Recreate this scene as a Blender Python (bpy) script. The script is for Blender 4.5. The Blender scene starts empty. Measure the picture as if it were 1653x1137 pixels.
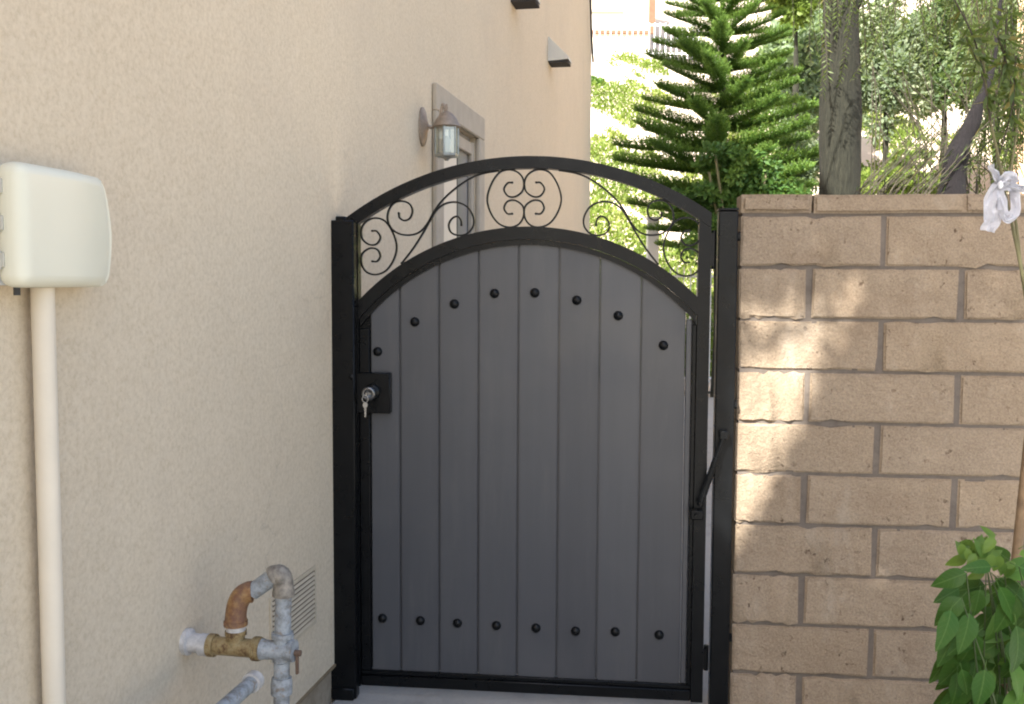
import bpy, bmesh, math, random
import numpy as np
from mathutils import Vector, Matrix, noise
random.seed(7); np.random.seed(7)
rad = math.radians
SC = bpy.context.scene
COL = SC.collection

# ------------------------------------------------------------------ camera
F = 1600.0; PITCH = rad(4.06); ROLL = .005; CZ = 1.46
cam = bpy.data.objects.new('camera', bpy.data.cameras.new('camera')); COL.objects.link(cam)
RM = Matrix.Rotation(math.pi/2-PITCH, 3, 'X') @ Matrix.Rotation(ROLL, 3, 'Z')
cam.matrix_world = Matrix.Translation((0, 0, CZ)) @ RM.to_4x4()
cam.data.sensor_width = 36; cam.data.lens = 36*F/1653.0
cam.data.clip_end = 2000; cam.data.clip_start = .05
SC.camera = cam

# ------------------------------------------------------------------ light
SUN_D = Vector((-.42, -.60, .68)).normalized()      # towards the sun
elev = math.asin(SUN_D.z); azim = math.atan2(SUN_D.x, SUN_D.y)
w = bpy.data.worlds.new('World'); SC.world = w; w.use_nodes = True
nt = w.node_tree; nt.nodes.clear()
sky = nt.nodes.new('ShaderNodeTexSky'); sky.sky_type = 'NISHITA'; sky.sun_disc = False
sky.sun_elevation = elev; sky.sun_rotation = azim
sky.air_density = 1.0; sky.dust_density = 3.5; sky.ozone_density = 0.6; sky.altitude = 100
bg = nt.nodes.new('ShaderNodeBackground'); bg.inputs[1].default_value = .118
out = nt.nodes.new('ShaderNodeOutputWorld')
nt.links.new(sky.outputs[0], bg.inputs[0]); nt.links.new(bg.outputs[0], out.inputs[0])
sl = bpy.data.lights.new('sun', 'SUN'); sl.energy = 5.0; sl.angle = rad(.53); sl.color = (1, .95, .87)
so = bpy.data.objects.new('sun', sl); COL.objects.link(so)
so.rotation_euler = SUN_D.to_track_quat('Z', 'Y').to_euler(); so.location = (-10, -10, 20)
SC.view_settings.view_transform = 'Standard'; SC.view_settings.look = 'None'
SC.view_settings.exposure = 1.82; SC.view_settings.gamma = 1
SC.view_settings.use_curve_mapping = False
SC.cycles.use_denoising = True
SC.cycles.filter_width = 2.0
SC.cycles.max_bounces = 8
SC.cycles.transparent_max_bounces = 12

# ------------------------------------------------------------------ frames
def ray(px, py):
    return RM @ Vector(((px-826.5)/F, -(py-568.5)/F, -1))
def at(px, py, Y):
    """world point on the ray of a pixel at depth Y"""
    r = ray(px, py); return Vector((0, 0, CZ)) + r*(Y/r.y)
class Frame:
    def __init__(s, org, rz):
        s.o = Vector(org); s.rz = rz
        s.M = Matrix.Translation(s.o) @ Matrix.Rotation(rz, 4, 'Z'); s.I = s.M.inverted()
    def hit(s, px, py, d=0):          # local point with y=-d on this pixel's ray
        c = s.I @ Vector((0, 0, CZ)); v = s.I.to_3x3() @ ray(px, py)
        t = (-d-c.y)/v.y; return c+v*t
    def w(s, x, y=0, z=0): return s.M @ Vector((x, y, z))
A = rad(6); B = math.atan(.19)
GF = Frame((0, 3.5, 0), -A)             # gate and block wall: x along, y away from camera
HF = Frame((-1.302, 0, 0), math.pi/2-B) # house wall: x along the wall, y into the house
WF = Frame((0, 0, 0), 0)
GZ = -.055                              # ground level
def g2(px, py, d=0):
    p = GF.hit(px, py, d); return p.x, p.z

# ------------------------------------------------------------------ object helpers
BASE = {}
def tag(o, label=None, cat=None, group=None, kind=None):
    if label: o['label'] = label
    if cat: o['category'] = cat
    if group: o['group'] = group
    if kind: o['kind'] = kind
    return o
def thing(name, label, cat, fr, base, group=None):
    o = bpy.data.objects.new(name, None); COL.objects.link(o)
    o.empty_display_size = .1
    b = Vector(base); o.location = fr.M @ b; o.rotation_euler = (0, 0, fr.rz)
    BASE[o.name] = b
    return tag(o, label, cat, group)
def root_of(o):
    while o.parent: o = o.parent
    return o
def link(name, me, parent=None, fr=None, mats=None):
    """mesh with frame coordinates -> object; child meshes are moved to the thing's base"""
    o = bpy.data.objects.new(name, me); COL.objects.link(o)
    if parent is not None:
        o.parent = parent
        if parent.type == 'EMPTY' and parent.parent is None:
            o.location = -BASE[parent.name]
    elif fr is not None:
        o.matrix_world = fr.M
    for m in (mats or []): me.materials.append(m)
    return o
def obj(name, bm, mat, parent=None, fr=None, smooth=False):
    me = bpy.data.meshes.new(name)
    bmesh.ops.recalc_face_normals(bm, faces=bm.faces[:])
    bm.to_mesh(me); bm.free()
    if smooth:
        me.polygons.foreach_set('use_smooth', [True]*len(me.polygons))
        me.set_sharp_from_angle(angle=rad(40))
    return link(name, me, parent, fr, [mat] if mat else None)
def BM(): return bmesh.new()
def box(bm, x0, x1, y0, y1, z0, z1, bev=0, seg=1):
    r = bmesh.ops.create_cube(bm, size=1)
    for v in r['verts']:
        v.co = Vector(((x0+x1)/2+v.co.x*(x1-x0), (y0+y1)/2+v.co.y*(y1-y0), (z0+z1)/2+v.co.z*(z1-z0)))
    if bev:
        es = list({e for v in r['verts'] for e in v.link_edges})
        bmesh.ops.bevel(bm, geom=es, offset=bev, segments=seg, profile=.6, affect='EDGES')
def frames_along(P):
    n = len(P); T = []
    for i in range(n):
        a = P[max(i-1, 0)]; b = P[min(i+1, n-1)]; d = (b-a)
        T.append(d.normalized() if d.length > 1e-9 else Vector((0, 0, 1)))
    up = Vector((0, 0, 1)) if abs(T[0].z) < .9 else Vector((1, 0, 0))
    N = (up - T[0]*up.dot(T[0])).normalized(); fr = []
    for i in range(n):
        N = (N - T[i]*N.dot(T[i])).normalized(); fr.append((N.copy(), T[i].cross(N)))
    return fr
def tube(bm, P, r, seg=10, cap=True):
    P = [Vector(p) for p in P]; fr = frames_along(P); rings = []
    for i, (p, (N, Bn)) in enumerate(zip(P, fr)):
        ri = r[i] if isinstance(r, (list, tuple)) else r
        rings.append([bm.verts.new(p + (N*math.cos(2*math.pi*k/seg)+Bn*math.sin(2*math.pi*k/seg))*ri) for k in range(seg)])
    for a, b in zip(rings, rings[1:]):
        for k in range(seg):
            bm.faces.new((a[k], a[(k+1) % seg], b[(k+1) % seg], b[k]))
    if cap:
        bm.faces.new(rings[0][::-1]); bm.faces.new(rings[-1])
def lathe(bm, prof, c, axis='Z', seg=24):
    """prof: list of (r, h)"""
    c = Vector(c); rings = []
    for r, h in prof:
        ring = []
        for k in range(seg):
            a = 2*math.pi*k/seg; x, y = r*math.cos(a), r*math.sin(a)
            v = (x, y, h) if axis == 'Z' else ((x, -h, y) if axis == '-Y' else (h, x, y))
            ring.append(bm.verts.new(c+Vector(v)))
        rings.append(ring)
    for a, b in zip(rings, rings[1:]):
        for k in range(seg): bm.faces.new((a[k], a[(k+1) % seg], b[(k+1) % seg], b[k]))
    bm.faces.new(rings[0][::-1]); bm.faces.new(rings[-1])
def prism(bm, poly, y0, y1):
    """poly in (x,z), extruded along y"""
    a = [bm.verts.new((x, y0, z)) for x, z in poly]; b = [bm.verts.new((x, y1, z)) for x, z in poly]
    n = len(poly)
    bm.faces.new(a); bm.faces.new(b[::-1])
    for k in range(n): bm.faces.new((a[k], b[k], b[(k+1) % n], a[(k+1) % n]))
def flat_sweep(bm, P, wdt, y0, y1):
    """P in (x,z): a flat bar of in-plane width wdt swept along P, from y0 to y1"""
    n = len(P); R = []
    for i in range(n):
        a = Vector(P[max(i-1, 0)]); b = Vector(P[min(i+1, n-1)]); t = (b-a).normalized(); nn = Vector((-t.y, t.x))
        p = Vector(P[i]); wi = wdt[i] if isinstance(wdt, list) else wdt
        l = p+nn*wi/2; r_ = p-nn*wi/2
        R.append([bm.verts.new(c) for c in ((l.x, y0, l.y), (r_.x, y0, r_.y), (r_.x, y1, r_.y), (l.x, y1, l.y))])
    for a, b in zip(R, R[1:]):
        for k in range(4): bm.faces.new((a[k], a[(k+1) % 4], b[(k+1) % 4], b[k]))
    bm.faces.new(R[0][::-1]); bm.faces.new(R[-1])
def catmull(P, n=8):
    P = [Vector(p) for p in P]; Q = [P[0]*2-P[1]]+P+[P[-1]*2-P[-2]]; o = []
    for i in range(1, len(Q)-2):
        a, b, c, d = Q[i-1:i+3]
        for k in range(n):
            t = k/n
            o.append(.5*((2*b)+(c-a)*t+(2*a-5*b+4*c-d)*t*t+(3*b-a-3*c+d)*t**3))
    o.append(P[-1]); return o
def bez_elbow(p0, corner, p1, n=8):
    p0, c, p1 = Vector(p0), Vector(corner), Vector(p1)
    return [p0*(1-t)**2+c*2*t*(1-t)+p1*t*t for t in [i/n for i in range(n+1)]]

# ------------------------------------------------------------------ materials
MATS = {}
class NT:
    def __init__(s, name):
        s.m = bpy.data.materials.new(name); s.m.use_nodes = True; s.t = s.m.node_tree
        s.b = s.t.nodes['Principled BSDF']; s.out = s.t.nodes['Material Output']
    def n(s, typ, **kw):
        nd = s.t.nodes.new(typ)
        for k, v in kw.items():
            if k in nd.inputs.keys() if isinstance(k, str) else False: nd.inputs[k].default_value = v
            else: setattr(nd, k, v)
        return nd
    def l(s, a, b): s.t.links.new(a, b)
    def coord(s, kind='Object'):
        if not hasattr(s, '_c'): s._c = s.n('ShaderNodeTexCoord')
        return s._c.outputs[kind]
    def geo(s):
        if not hasattr(s, '_g'): s._g = s.n('ShaderNodeNewGeometry')
        return s._g.outputs['Position']
    def noise(s, scale, detail=4, rough=.55, vec=None, stretch=None):
        nd = s.n('ShaderNodeTexNoise'); nd.inputs['Scale'].default_value = scale
        nd.inputs['Detail'].default_value = detail; nd.inputs['Roughness'].default_value = rough
        v = vec or s.geo()
        if stretch:
            mp = s.n('ShaderNodeMapping'); mp.inputs['Scale'].default_value = stretch; s.l(v, mp.inputs[0]); v = mp.outputs[0]
        s.l(v, nd.inputs['Vector']); return nd.outputs['Fac']
    def ramp(s, fac, stops):
        r = s.n('ShaderNodeValToRGB'); e = r.color_ramp.elements
        while len(e) < len(stops): e.new(.5)
        for k, (p, c) in enumerate(stops): e[k].position = p; e[k].color = (*c, 1) if len(c) == 3 else c
        s.l(fac, r.inputs[0]); return r.outputs[0]
    def mix(s, fac, a, b, mode='MIX'):
        m = s.n('ShaderNodeMix'); m.data_type = 'RGBA'; m.blend_type = mode
        for sock, v in ((m.inputs[0], fac), (m.inputs[6], a), (m.inputs[7], b)):
            if isinstance(v, (int, float)): sock.default_value = v
            elif isinstance(v, tuple): sock.default_value = (*v, 1)
            else: s.l(v, sock)
        return m.outputs[2]
    def bump(s, fac, strength, dist=.01, prev=None):
        b = s.n('ShaderNodeBump'); b.inputs['Strength'].default_value = strength; b.inputs['Distance'].default_value = dist
        s.l(fac, b.inputs['Height'])
        if prev: s.l(prev, b.inputs['Normal'])
        return b.outputs[0]
def mat(name, col, rough=.6, metal=0, var=.12, vscale=8, bump=0, bscale=80, bdist=.003, spec=None, fine=None, coat=0):
    """plain surface with soft tone variation and optional fine relief"""
    if name in MATS: return MATS[name]
    s = NT(name); c = tuple(col)
    d = tuple(max(x*(1-var), 0) for x in c); h = tuple(min(x*(1+var), 1) for x in c)
    s.l(s.ramp(s.noise(vscale, 5, .6), [(.3, d), (.7, h)]), s.b.inputs['Base Color'])
    s.b.inputs['Roughness'].default_value = rough; s.b.inputs['Metallic'].default_value = metal
    if spec is not None: s.b.inputs['Specular IOR Level'].default_value = spec
    if coat: s.b.inputs['Coat Weight'].default_value = coat; s.b.inputs['Coat Roughness'].default_value = .2
    if bump: s.l(s.bump(s.noise(bscale, 4, .6), bump, bdist), s.b.inputs['Normal'])
    MATS[name] = s.m; return s.m

def m_stucco():
    s = NT('stucco')
    big = s.noise(1.1, 5, .6); mid = s.noise(11, 4, .6); fine = s.noise(75, 5, .7)
    c1 = s.ramp(big, [(.3, (.575, .48, .345)), (.7, (.635, .535, .39))])
    c2 = s.mix(.5, c1, s.ramp(mid, [(.3, (.565, .47, .335)), (.7, (.645, .54, .395))]))
    c3 = s.mix(.42, c2, s.ramp(fine, [(.34, (.46, .37, .25)), (.5, (.63, .53, .39)), (.66, (.74, .64, .49))]))
    # rain-run grime streaks
    st = s.noise(1, 5, .65, stretch=(3, 3, .6))
    c4 = s.mix(s.ramp(st, [(.5, (0, 0, 0)), (.8, (.12, .12, .12))]), c3, (.38, .33, .28))
    vo = s.n('ShaderNodeTexVoronoi'); vo.feature = 'DISTANCE_TO_EDGE'; vo.inputs['Scale'].default_value = .55
    wv = s.n('ShaderNodeVectorMath'); wv.operation = 'ADD'; s.l(s.geo(), wv.inputs[0])
    cn = s.n('ShaderNodeTexNoise'); cn.inputs['Scale'].default_value = 3; cn.inputs['Detail'].default_value = 6; s.l(s.geo(), cn.inputs['Vector']); s.l(cn.outputs['Color'], wv.inputs[1]); s.l(wv.outputs[0], vo.inputs['Vector'])
    ck = s.ramp(vo.outputs['Distance'], [(0, (.30, .30, .30)), (.0022, (0, 0, 0))])
    ck = s.mix(1.0, ck, s.ramp(s.noise(.8, 2), [(.5, (0, 0, 0)), (.6, (1, 1, 1))]), 'MULTIPLY')
    c4 = s.mix(ck, c4, (.25, .2, .15))
    pt = s.ramp(s.noise(1.7, 6, .6), [(.52, (0, 0, 0)), (.72, (.30, .30, .30))])
    c4 = s.mix(pt, c4, (.50, .42, .32))
    s.l(c4, s.b.inputs['Base Color']); s.b.inputs['Roughness'].default_value = .93
    b1 = s.bump(s.noise(150, 5, .7), .45, .004); b2 = s.bump(s.noise(75, 3, .6), .18, .004, b1)
    b3 = s.bump(s.noise(2.2, 3, .5), .35, .03, b2)
    s.l(b3, s.b.inputs['Normal']); return s.m
def m_block():
    s = NT('split_block')
    oi = s.n('ShaderNodeObjectInfo')
    vec = s.n('ShaderNodeVectorMath'); vec.operation = 'ADD'; s.l(s.coord('Object'), vec.inputs[0])
    k = s.n('ShaderNodeVectorMath'); k.operation = 'SCALE'; s.l(oi.outputs['Location'], k.inputs[0]); k.inputs['Scale'].default_value = 7.3
    s.l(k.outputs[0], vec.inputs[1]); v = vec.outputs[0]
    base = s.ramp(oi.outputs['Random'], [(0, (.275, .208, .142)), (.35, (.33, .257, .182)), (.7, (.30, .24, .18)), (1, (.36, .275, .185))])
    c = s.mix(.55, base, s.ramp(s.noise(9, 5, .65, v), [(.3, (.245, .182, .122)), (.7, (.385, .305, .218))]))
    c = s.mix(.35, c, s.ramp(s.noise(140, 4, .7, v), [(.35, (.14, .10, .07)), (.65, (.41, .33, .235))]))
    pit = s.ramp(s.noise(48, 3, .6, v, (1, 1, .75)), [(.30, (1, 1, 1)), (.37, (0, 0, 0))])
    gate = s.ramp(s.noise(5, 3, .6, v), [(.42, (0, 0, 0)), (.6, (1, 1, 1))])
    pp = s.mix(1.0, pit, gate, 'MULTIPLY')
    c = s.mix(pp, c, (.13, .085, .055))
    c = s.mix(s.ramp(s.noise(6, 6, .7, stretch=(1, 1, .5)), [(.56, (0, 0, 0)), (.72, (.35, .35, .35))]), c, (.47, .42, .35))
    c = s.mix(s.ramp(s.noise(3.1, 5, .65), [(.55, (0, 0, 0)), (.7, (.3, .3, .3))]), c, (.20, .135, .085))
    s.l(c, s.b.inputs['Base Color']); s.b.inputs['Roughness'].default_value = .95
    n1 = s.bump(s.noise(130, 5, .75, v), .8, .006)
    n2 = s.bump(s.noise(22, 5, .65, v), .7, .014, n1)
    inv = s.n('ShaderNodeInvert'); s.l(pp, inv.inputs['Color'])
    n3 = s.bump(inv.outputs[0], .8, .004, n2)
    s.l(n3, s.b.inputs['Normal']); return s.m
def m_paint_black():
    s = NT('black_gloss_paint')
    s.l(s.ramp(s.noise(14, 4), [(.3, (.0028, .0033, .0039)), (.7, (.0048, .0055, .0064))]), s.b.inputs['Base Color'])
    s.l(s.ramp(s.noise(22, 4), [(.3, (.24, .24, .24)), (.7, (.38, .38, .38))]), s.b.inputs['Roughness'])
    s.b.inputs['Specular IOR Level'].default_value = .2
    s.l(s.bump(s.noise(60, 3), .12, .003), s.b.inputs['Normal']); return s.m
def m_board():
    s = NT('charcoal_board')
    oi = s.n('ShaderNodeObjectInfo')
    base = s.ramp(oi.outputs['Random'], [(0, (.046, .048, .055)), (1, (.064, .067, .075))])
    g = s.noise(3, 6, .65, stretch=(14, 14, .6))
    c = s.mix(.35, base, s.ramp(g, [(.3, (.052, .054, .061)), (.7, (.068, .070, .078))]))
    sm = s.noise(2.2, 4, .6)
    c = s.mix(s.ramp(sm, [(.5, (0, 0, 0)), (.8, (.25, .25, .25))]), c, (.11, .11, .112))
    du = s.ramp(s.noise(2.4, 7, .75, stretch=(5, 5, .7)), [(.53, (0, 0, 0)), (.7, (.16, .16, .16))])
    c = s.mix(du, c, (.135, .13, .122))
    s.l(c, s.b.inputs['Base Color'])
    s.l(s.ramp(s.noise(5, 5), [(.3, (.30, .30, .30)), (.7, (.44, .44, .44))]), s.b.inputs['Roughness'])
    s.l(s.bump(s.noise(6, 5, .6, stretch=(30, 30, .8)), .05, .002), s.b.inputs['Normal']); return s.m
def m_concrete(name, a, b_, sc=3):
    s = NT(name)
    c = s.mix(.5, s.ramp(s.noise(sc, 6, .65), [(.3, a), (.7, b_)]), s.ramp(s.noise(60, 5, .7), [(.3, a), (.7, b_)]))
    c = s.mix(s.ramp(s.noise(sc*2.3, 6, .65), [(.5, (0, 0, 0)), (.68, (.4, .4, .4))]), c, tuple(v*.6 for v in a))
    s.l(c, s.b.inputs['Base Color']); s.b.inputs['Roughness'].default_value = .9
    s.l(s.bump(s.noise(120, 4, .7), .4, .003), s.b.inputs['Normal']); return s.m
def m_rust():
    s = NT('rusty_brass')
    n_ = s.noise(60, 6, .7); n2 = s.noise(24, 5, .65)
    c = s.ramp(n_, [(.25, (.10, .045, .03)), (.45, (.25, .125, .05)), (.6, (.34, .205, .085)), (.8, (.38, .29, .17))])
    c = s.mix(s.ramp(n2, [(.42, (0, 0, 0)), (.58, (.75, .75, .75))]), c, (.15, .075, .055))
    s.l(c, s.b.inputs['Base Color']); s.b.inputs['Roughness'].default_value = .62; s.b.inputs['Metallic'].default_value = .15
    s.l(s.bump(s.noise(160, 4, .7), .4, .002), s.b.inputs['Normal']); return s.m
def m_bronze():
    s = NT('olive_brass')
    c = s.ramp(s.noise(48, 6, .72), [(.36, (.10, .05, .022)), (.48, (.28, .20, .09)), (.7, (.36, .30, .17))])
    s.l(c, s.b.inputs['Base Color']); s.b.inputs['Roughness'].default_value = .55; s.b.inputs['Metallic'].default_value = .2
    return s.m
def m_greypipe():
    s = NT('weathered_grey_paint')
    c = s.ramp(s.noise(38, 6, .72), [(.36, (.16, .165, .165)), (.55, (.30, .325, .34)), (.8, (.42, .42, .42))])
    c = s.mix(s.ramp(s.noise(55, 5, .7), [(.56, (0, 0, 0)), (.66, (.75, .75, .75))]), c, (.20, .14, .09))
    s.l(c, s.b.inputs['Base Color']); s.b.inputs['Roughness'].default_value = .6
    s.l(s.bump(s.noise(90, 4), .2, .002), s.b.inputs['Normal']); return s.m
def m_leaf(name, stops, trans=.35, rough=.5, spec=.3, veins=False):
    s = NT(name)
    at_ = s.n('ShaderNodeAttribute'); at_.attribute_name = 'rnd'
    c = s.ramp(at_.outputs['Fac'], stops)
    if veins:                                    # side veins slanting off the midrib
        sx = s.n('ShaderNodeSeparateXYZ'); s.l(s.coord('Object'), sx.inputs[0])
        ab = s.n('ShaderNodeMath'); ab.operation = 'ABSOLUTE'; s.l(sx.outputs['Y'], ab.inputs[0])
        ml = s.n('ShaderNodeMath'); ml.operation = 'MULTIPLY_ADD'; s.l(ab.outputs[0], ml.inputs[0]); ml.inputs[1].default_value = -.9; s.l(sx.outputs['X'], ml.inputs[2])
        fr_ = s.n('ShaderNodeMath'); fr_.operation = 'MULTIPLY'; s.l(ml.outputs[0], fr_.inputs[0]); fr_.inputs[1].default_value = 44
        sn = s.n('ShaderNodeMath'); sn.operation = 'SINE'; s.l(fr_.outputs[0], sn.inputs[0])
        vr = s.ramp(sn.outputs[0], [(.80, (0, 0, 0)), (.98, (.16, .16, .16))])
        md = s.ramp(ab.outputs[0], [(.008, (.6, .6, .6)), (.016, (0, 0, 0))])
        vm = s.mix(1.0, vr, md, 'ADD'); c = s.mix(vm, c, s.mix(.4, c, (.22, .34, .10)))
        s.l(s.bump(s.mix(1.0, vm, s.noise(70, 3), 'ADD'), .35, .002), s.b.inputs['Normal'])
        c = s.mix(s.ramp(s.noise(40, 4, .6), [(.6, (0, 0, 0)), (.72, (.5, .5, .5))]), c, (.10, .13, .03))
    s.l(c, s.b.inputs['Base Color']); s.b.inputs['Roughness'].default_value = rough
    s.b.inputs['Specular IOR Level'].default_value = spec
    tr = s.n('ShaderNodeBsdfTranslucent'); c2 = s.mix(.5, c, (.35, .5, .06)); s.l(c2, tr.inputs[0])
    mx = s.n('ShaderNodeMixShader'); mx.inputs[0].default_value = trans
    s.l(s.b.outputs[0], mx.inputs[1]); s.l(tr.outputs[0], mx.inputs[2]); s.l(mx.outputs[0], s.out.inputs[0])
    return s.m
def m_bark(name, a, b_):
    s = NT(name)
    f = s.noise(4, 7, .72, stretch=(15, 15, 2.4))
    s.l(s.ramp(f, [(.3, a), (.7, b_)]), s.b.inputs['Base Color']); s.b.inputs['Roughness'].default_value = .95
    s.l(s.bump(f, 1, .03), s.b.inputs['Normal']); return s.m
def m_glass(name='lantern_glass', col=(.80, .79, .72), rough=.08, alpha=.35):
    s = NT(name)
    g = s.n('ShaderNodeBsdfGlossy'); g.inputs['Roughness'].default_value = rough+.1; g.inputs[0].default_value = (*col, 1)
    t = s.n('ShaderNodeBsdfTransparent'); t.inputs[0].default_value = (.93, .96, .94, 1)
    mx = s.n('ShaderNodeMixShader'); mx.inputs[0].default_value = alpha
    s.l(t.outputs[0], mx.inputs[1]); s.l(g.outputs[0], mx.inputs[2]); s.l(mx.outputs[0], s.out.inputs[0]); return s.m

STUCCO = m_stucco(); BLOCK = m_block(); BLACK = m_paint_black(); BOARD = m_board()
MORTAR = m_concrete('mortar', (.115, .095, .08), (.17, .145, .122), 9)
CONC = m_concrete('concrete_path', (.29, .285, .27), (.38, .37, .35), 3)
FOUND = m_concrete('stained_foundation', (.25, .19, .12), (.38, .32, .24), 7)
SOIL = m_concrete('pale_soil', (.50, .41, .32), (.66, .57, .46), 1.2)
RUST = m_rust(); BRASS = m_bronze(); GREYP = m_greypipe()
PLASTIC = mat('cream_plastic', (.72, .70, .56), .38, var=.03, vscale=3, bump=.05, bscale=40)
PLASTIC2 = mat('grey_white_plastic', (.60, .62, .62), .45, var=.04, vscale=4)
CONDUIT = mat('painted_conduit', (.70, .62, .49), .5, var=.05, vscale=6, bump=.1)
WHITEFIT = mat('off_white_coating', (.50, .48, .46), .6, var=.25, vscale=45, bump=.3, bscale=120)
TRIM = mat('grey_taupe_trim', (.41, .355, .28), .9, var=.08, vscale=12, bump=.5, bscale=110, bdist=.004)
CREAM = mat('cream_door_paint', (.66, .60, .50), .5, var=.03)
PANE = mat('shaded_door_glass', (.25, .245, .235), .2, var=.1, vscale=3)
COPPER = mat('aged_copper', (.29, .23, .175), .5, .3, var=.25, vscale=40)
PEWTER = mat('dull_pewter', (.33, .34, .32), .4, .6, var=.2, vscale=40)
STEEL = mat('key_steel', (.6, .6, .6), .25, 1, var=.1)
RUBBER = mat('black_plastic', (.02, .02, .02), .5, var=.2)
WHITEP = mat('white_vinyl', (.75, .75, .76), .4, var=.03)
RIBBON = mat('white_ribbon_cloth', (.78, .79, .84), .75, var=.05, vscale=60, bump=.4, bscale=200)
WOOD = mat('weathered_stake_wood', (.20, .135, .08), .85, var=.3, vscale=25, bump=.5, bscale=60)
HILLWALL = mat('cream_house_wall', (.72, .66, .55), .9, var=.05, vscale=2)
BROWN = mat('brown_fascia', (.16, .085, .05), .8, var=.15)
PEACH = mat('peach_stucco', (.60, .40, .26), .9, var=.08, vscale=3, bump=.4)
VENTM = mat('painted_vent_metal', (.52, .44, .32), .7, var=.08, vscale=20)
DARKIN = mat('dark_void', (.03, .028, .025), .9, var=.2)
ROOFM = mat('clay_roof', (.28, .15, .10), .9, var=.25)
GLASS = m_glass()
BARK = m_bark('furrowed_bark', (.008, .009, .005), (.040, .040, .026))
BARK2 = m_bark('dark_bark', (.004, .003, .004), (.014, .010, .012))
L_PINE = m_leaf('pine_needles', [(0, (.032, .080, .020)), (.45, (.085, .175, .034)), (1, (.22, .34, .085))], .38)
L_CIT = m_leaf('citrus_leaves', [(0, (.03, .075, .02)), (.6, (.07, .15, .032)), (1, (.17, .27, .06))], .25)
L_PEP = m_leaf('pepper_leaves', [(0, (.035, .055, .020)), (.5, (.065, .095, .030)), (.85, (.10, .14, .045)), (1, (.20, .14, .05))], .4)
L_FAR = m_leaf('far_leaves', [(0, (.08, .13, .07)), (.5, (.15, .21, .11)), (1, (.30, .36, .20))], .4)
L_GC = m_leaf('groundcover_leaves', [(0, (.10, .15, .03)), (.5, (.17, .24, .05)), (1, (.30, .34, .09))], .4)
L_BUSH = m_leaf('bush_leaves', [(0, (.020, .068, .012)), (.6, (.038, .115, .018)), (1, (.075, .175, .030))], .28, .45, spec=.22, veins=True)
L_YOUNG = m_leaf('young_leaves', [(0, (.07, .15, .025)), (1, (.12, .21, .04))], .4, .45)
L_SHADE = m_leaf('added_shade_leaves', [(0, (.04, .08, .02)), (1, (.08, .13, .04))], .12)
STEMM = mat('green_brown_stem', (.15, .14, .07), .8, var=.2, vscale=30)
DRYSTEM = mat('dry_stem', (.05, .042, .028), .85, var=.3, vscale=20)

# ------------------------------------------------------------------ leaf clouds
def kites(name, P, D, L, Wd, material, parent=None, fr=None, spread=1.0, rnd=None, stuff=False):
    """one kite-shaped leaf per point, two triangles folded on the midrib"""
    P = np.asarray(P, float); n = len(P); D = np.asarray(D, float)
    D = D/np.linalg.norm(D, axis=1)[:, None]
    R = np.random.normal(size=(n, 3)); S = np.cross(D, R); S /= np.linalg.norm(S, axis=1)[:, None]
    N = np.cross(S, D)
    L = np.broadcast_to(L, (n,))[:, None]*np.random.uniform(.7, 1.25, (n, 1)); Wd = np.broadcast_to(Wd, (n,))[:, None]*np.random.uniform(.8, 1.2, (n, 1))
    v = np.empty((n, 4, 3)); v[:, 0] = P; v[:, 1] = P+D*L*.45+S*Wd/2+N*Wd*.15; v[:, 2] = P+D*L; v[:, 3] = P+D*L*.45-S*Wd/2+N*Wd*.15
    f = np.arange(n*4).reshape(n, 4)
    tri = np.concatenate([f[:, [0, 1, 2]], f[:, [0, 2, 3]]], 1).reshape(-1, 3)
    me = bpy.data.meshes.new(name); me.vertices.add(n*4); me.vertices.foreach_set('co', v.ravel())
    me.loops.add(len(tri)*3); me.loops.foreach_set('vertex_index', tri.ravel().astype(np.int32))
    me.polygons.add(len(tri)); me.polygons.foreach_set('loop_start', (np.arange(len(tri))*3).astype(np.int32))
    me.update(calc_edges=True)
    at_ = me.attributes.new('rnd', 'FLOAT', 'FACE')
    rr = np.random.uniform(0, 1, n) if rnd is None else np.clip(rnd, 0, 1)
    at_.data.foreach_set('value', np.repeat(rr, 2).astype(np.float32))
    me.validate()
    return link(name, me, parent, fr, [material])
def cloud(n, c, r, clumps=14, cs=.35, seed=0, shell=.5):
    """leaf positions gathered into clumps inside an ellipsoid, with gaps between"""
    rs = np.random.RandomState(seed); c = np.array(c); r = np.array(r)
    u = rs.normal(size=(clumps, 3)); u /= np.linalg.norm(u, axis=1)[:, None]
    cc = c+u*r*rs.uniform(shell, 1, (clumps, 1))
    k = rs.randint(0, clumps, n); q = rs.normal(size=(n, 3)); q /= np.linalg.norm(q, axis=1)[:, None]
    size = rs.uniform(.6, 1.25, clumps)[k][:, None]
    P = cc[k]+q*r*cs*size*rs.uniform(.35, 1, (n, 1))**.6
    D = q*.8+rs.normal(size=(n, 3))*.6+np.array([0, 0, -.1])
    tone = rs.uniform(0, .5, clumps)[k]+rs.uniform(0, .5, n)
    return P, D, tone

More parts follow.
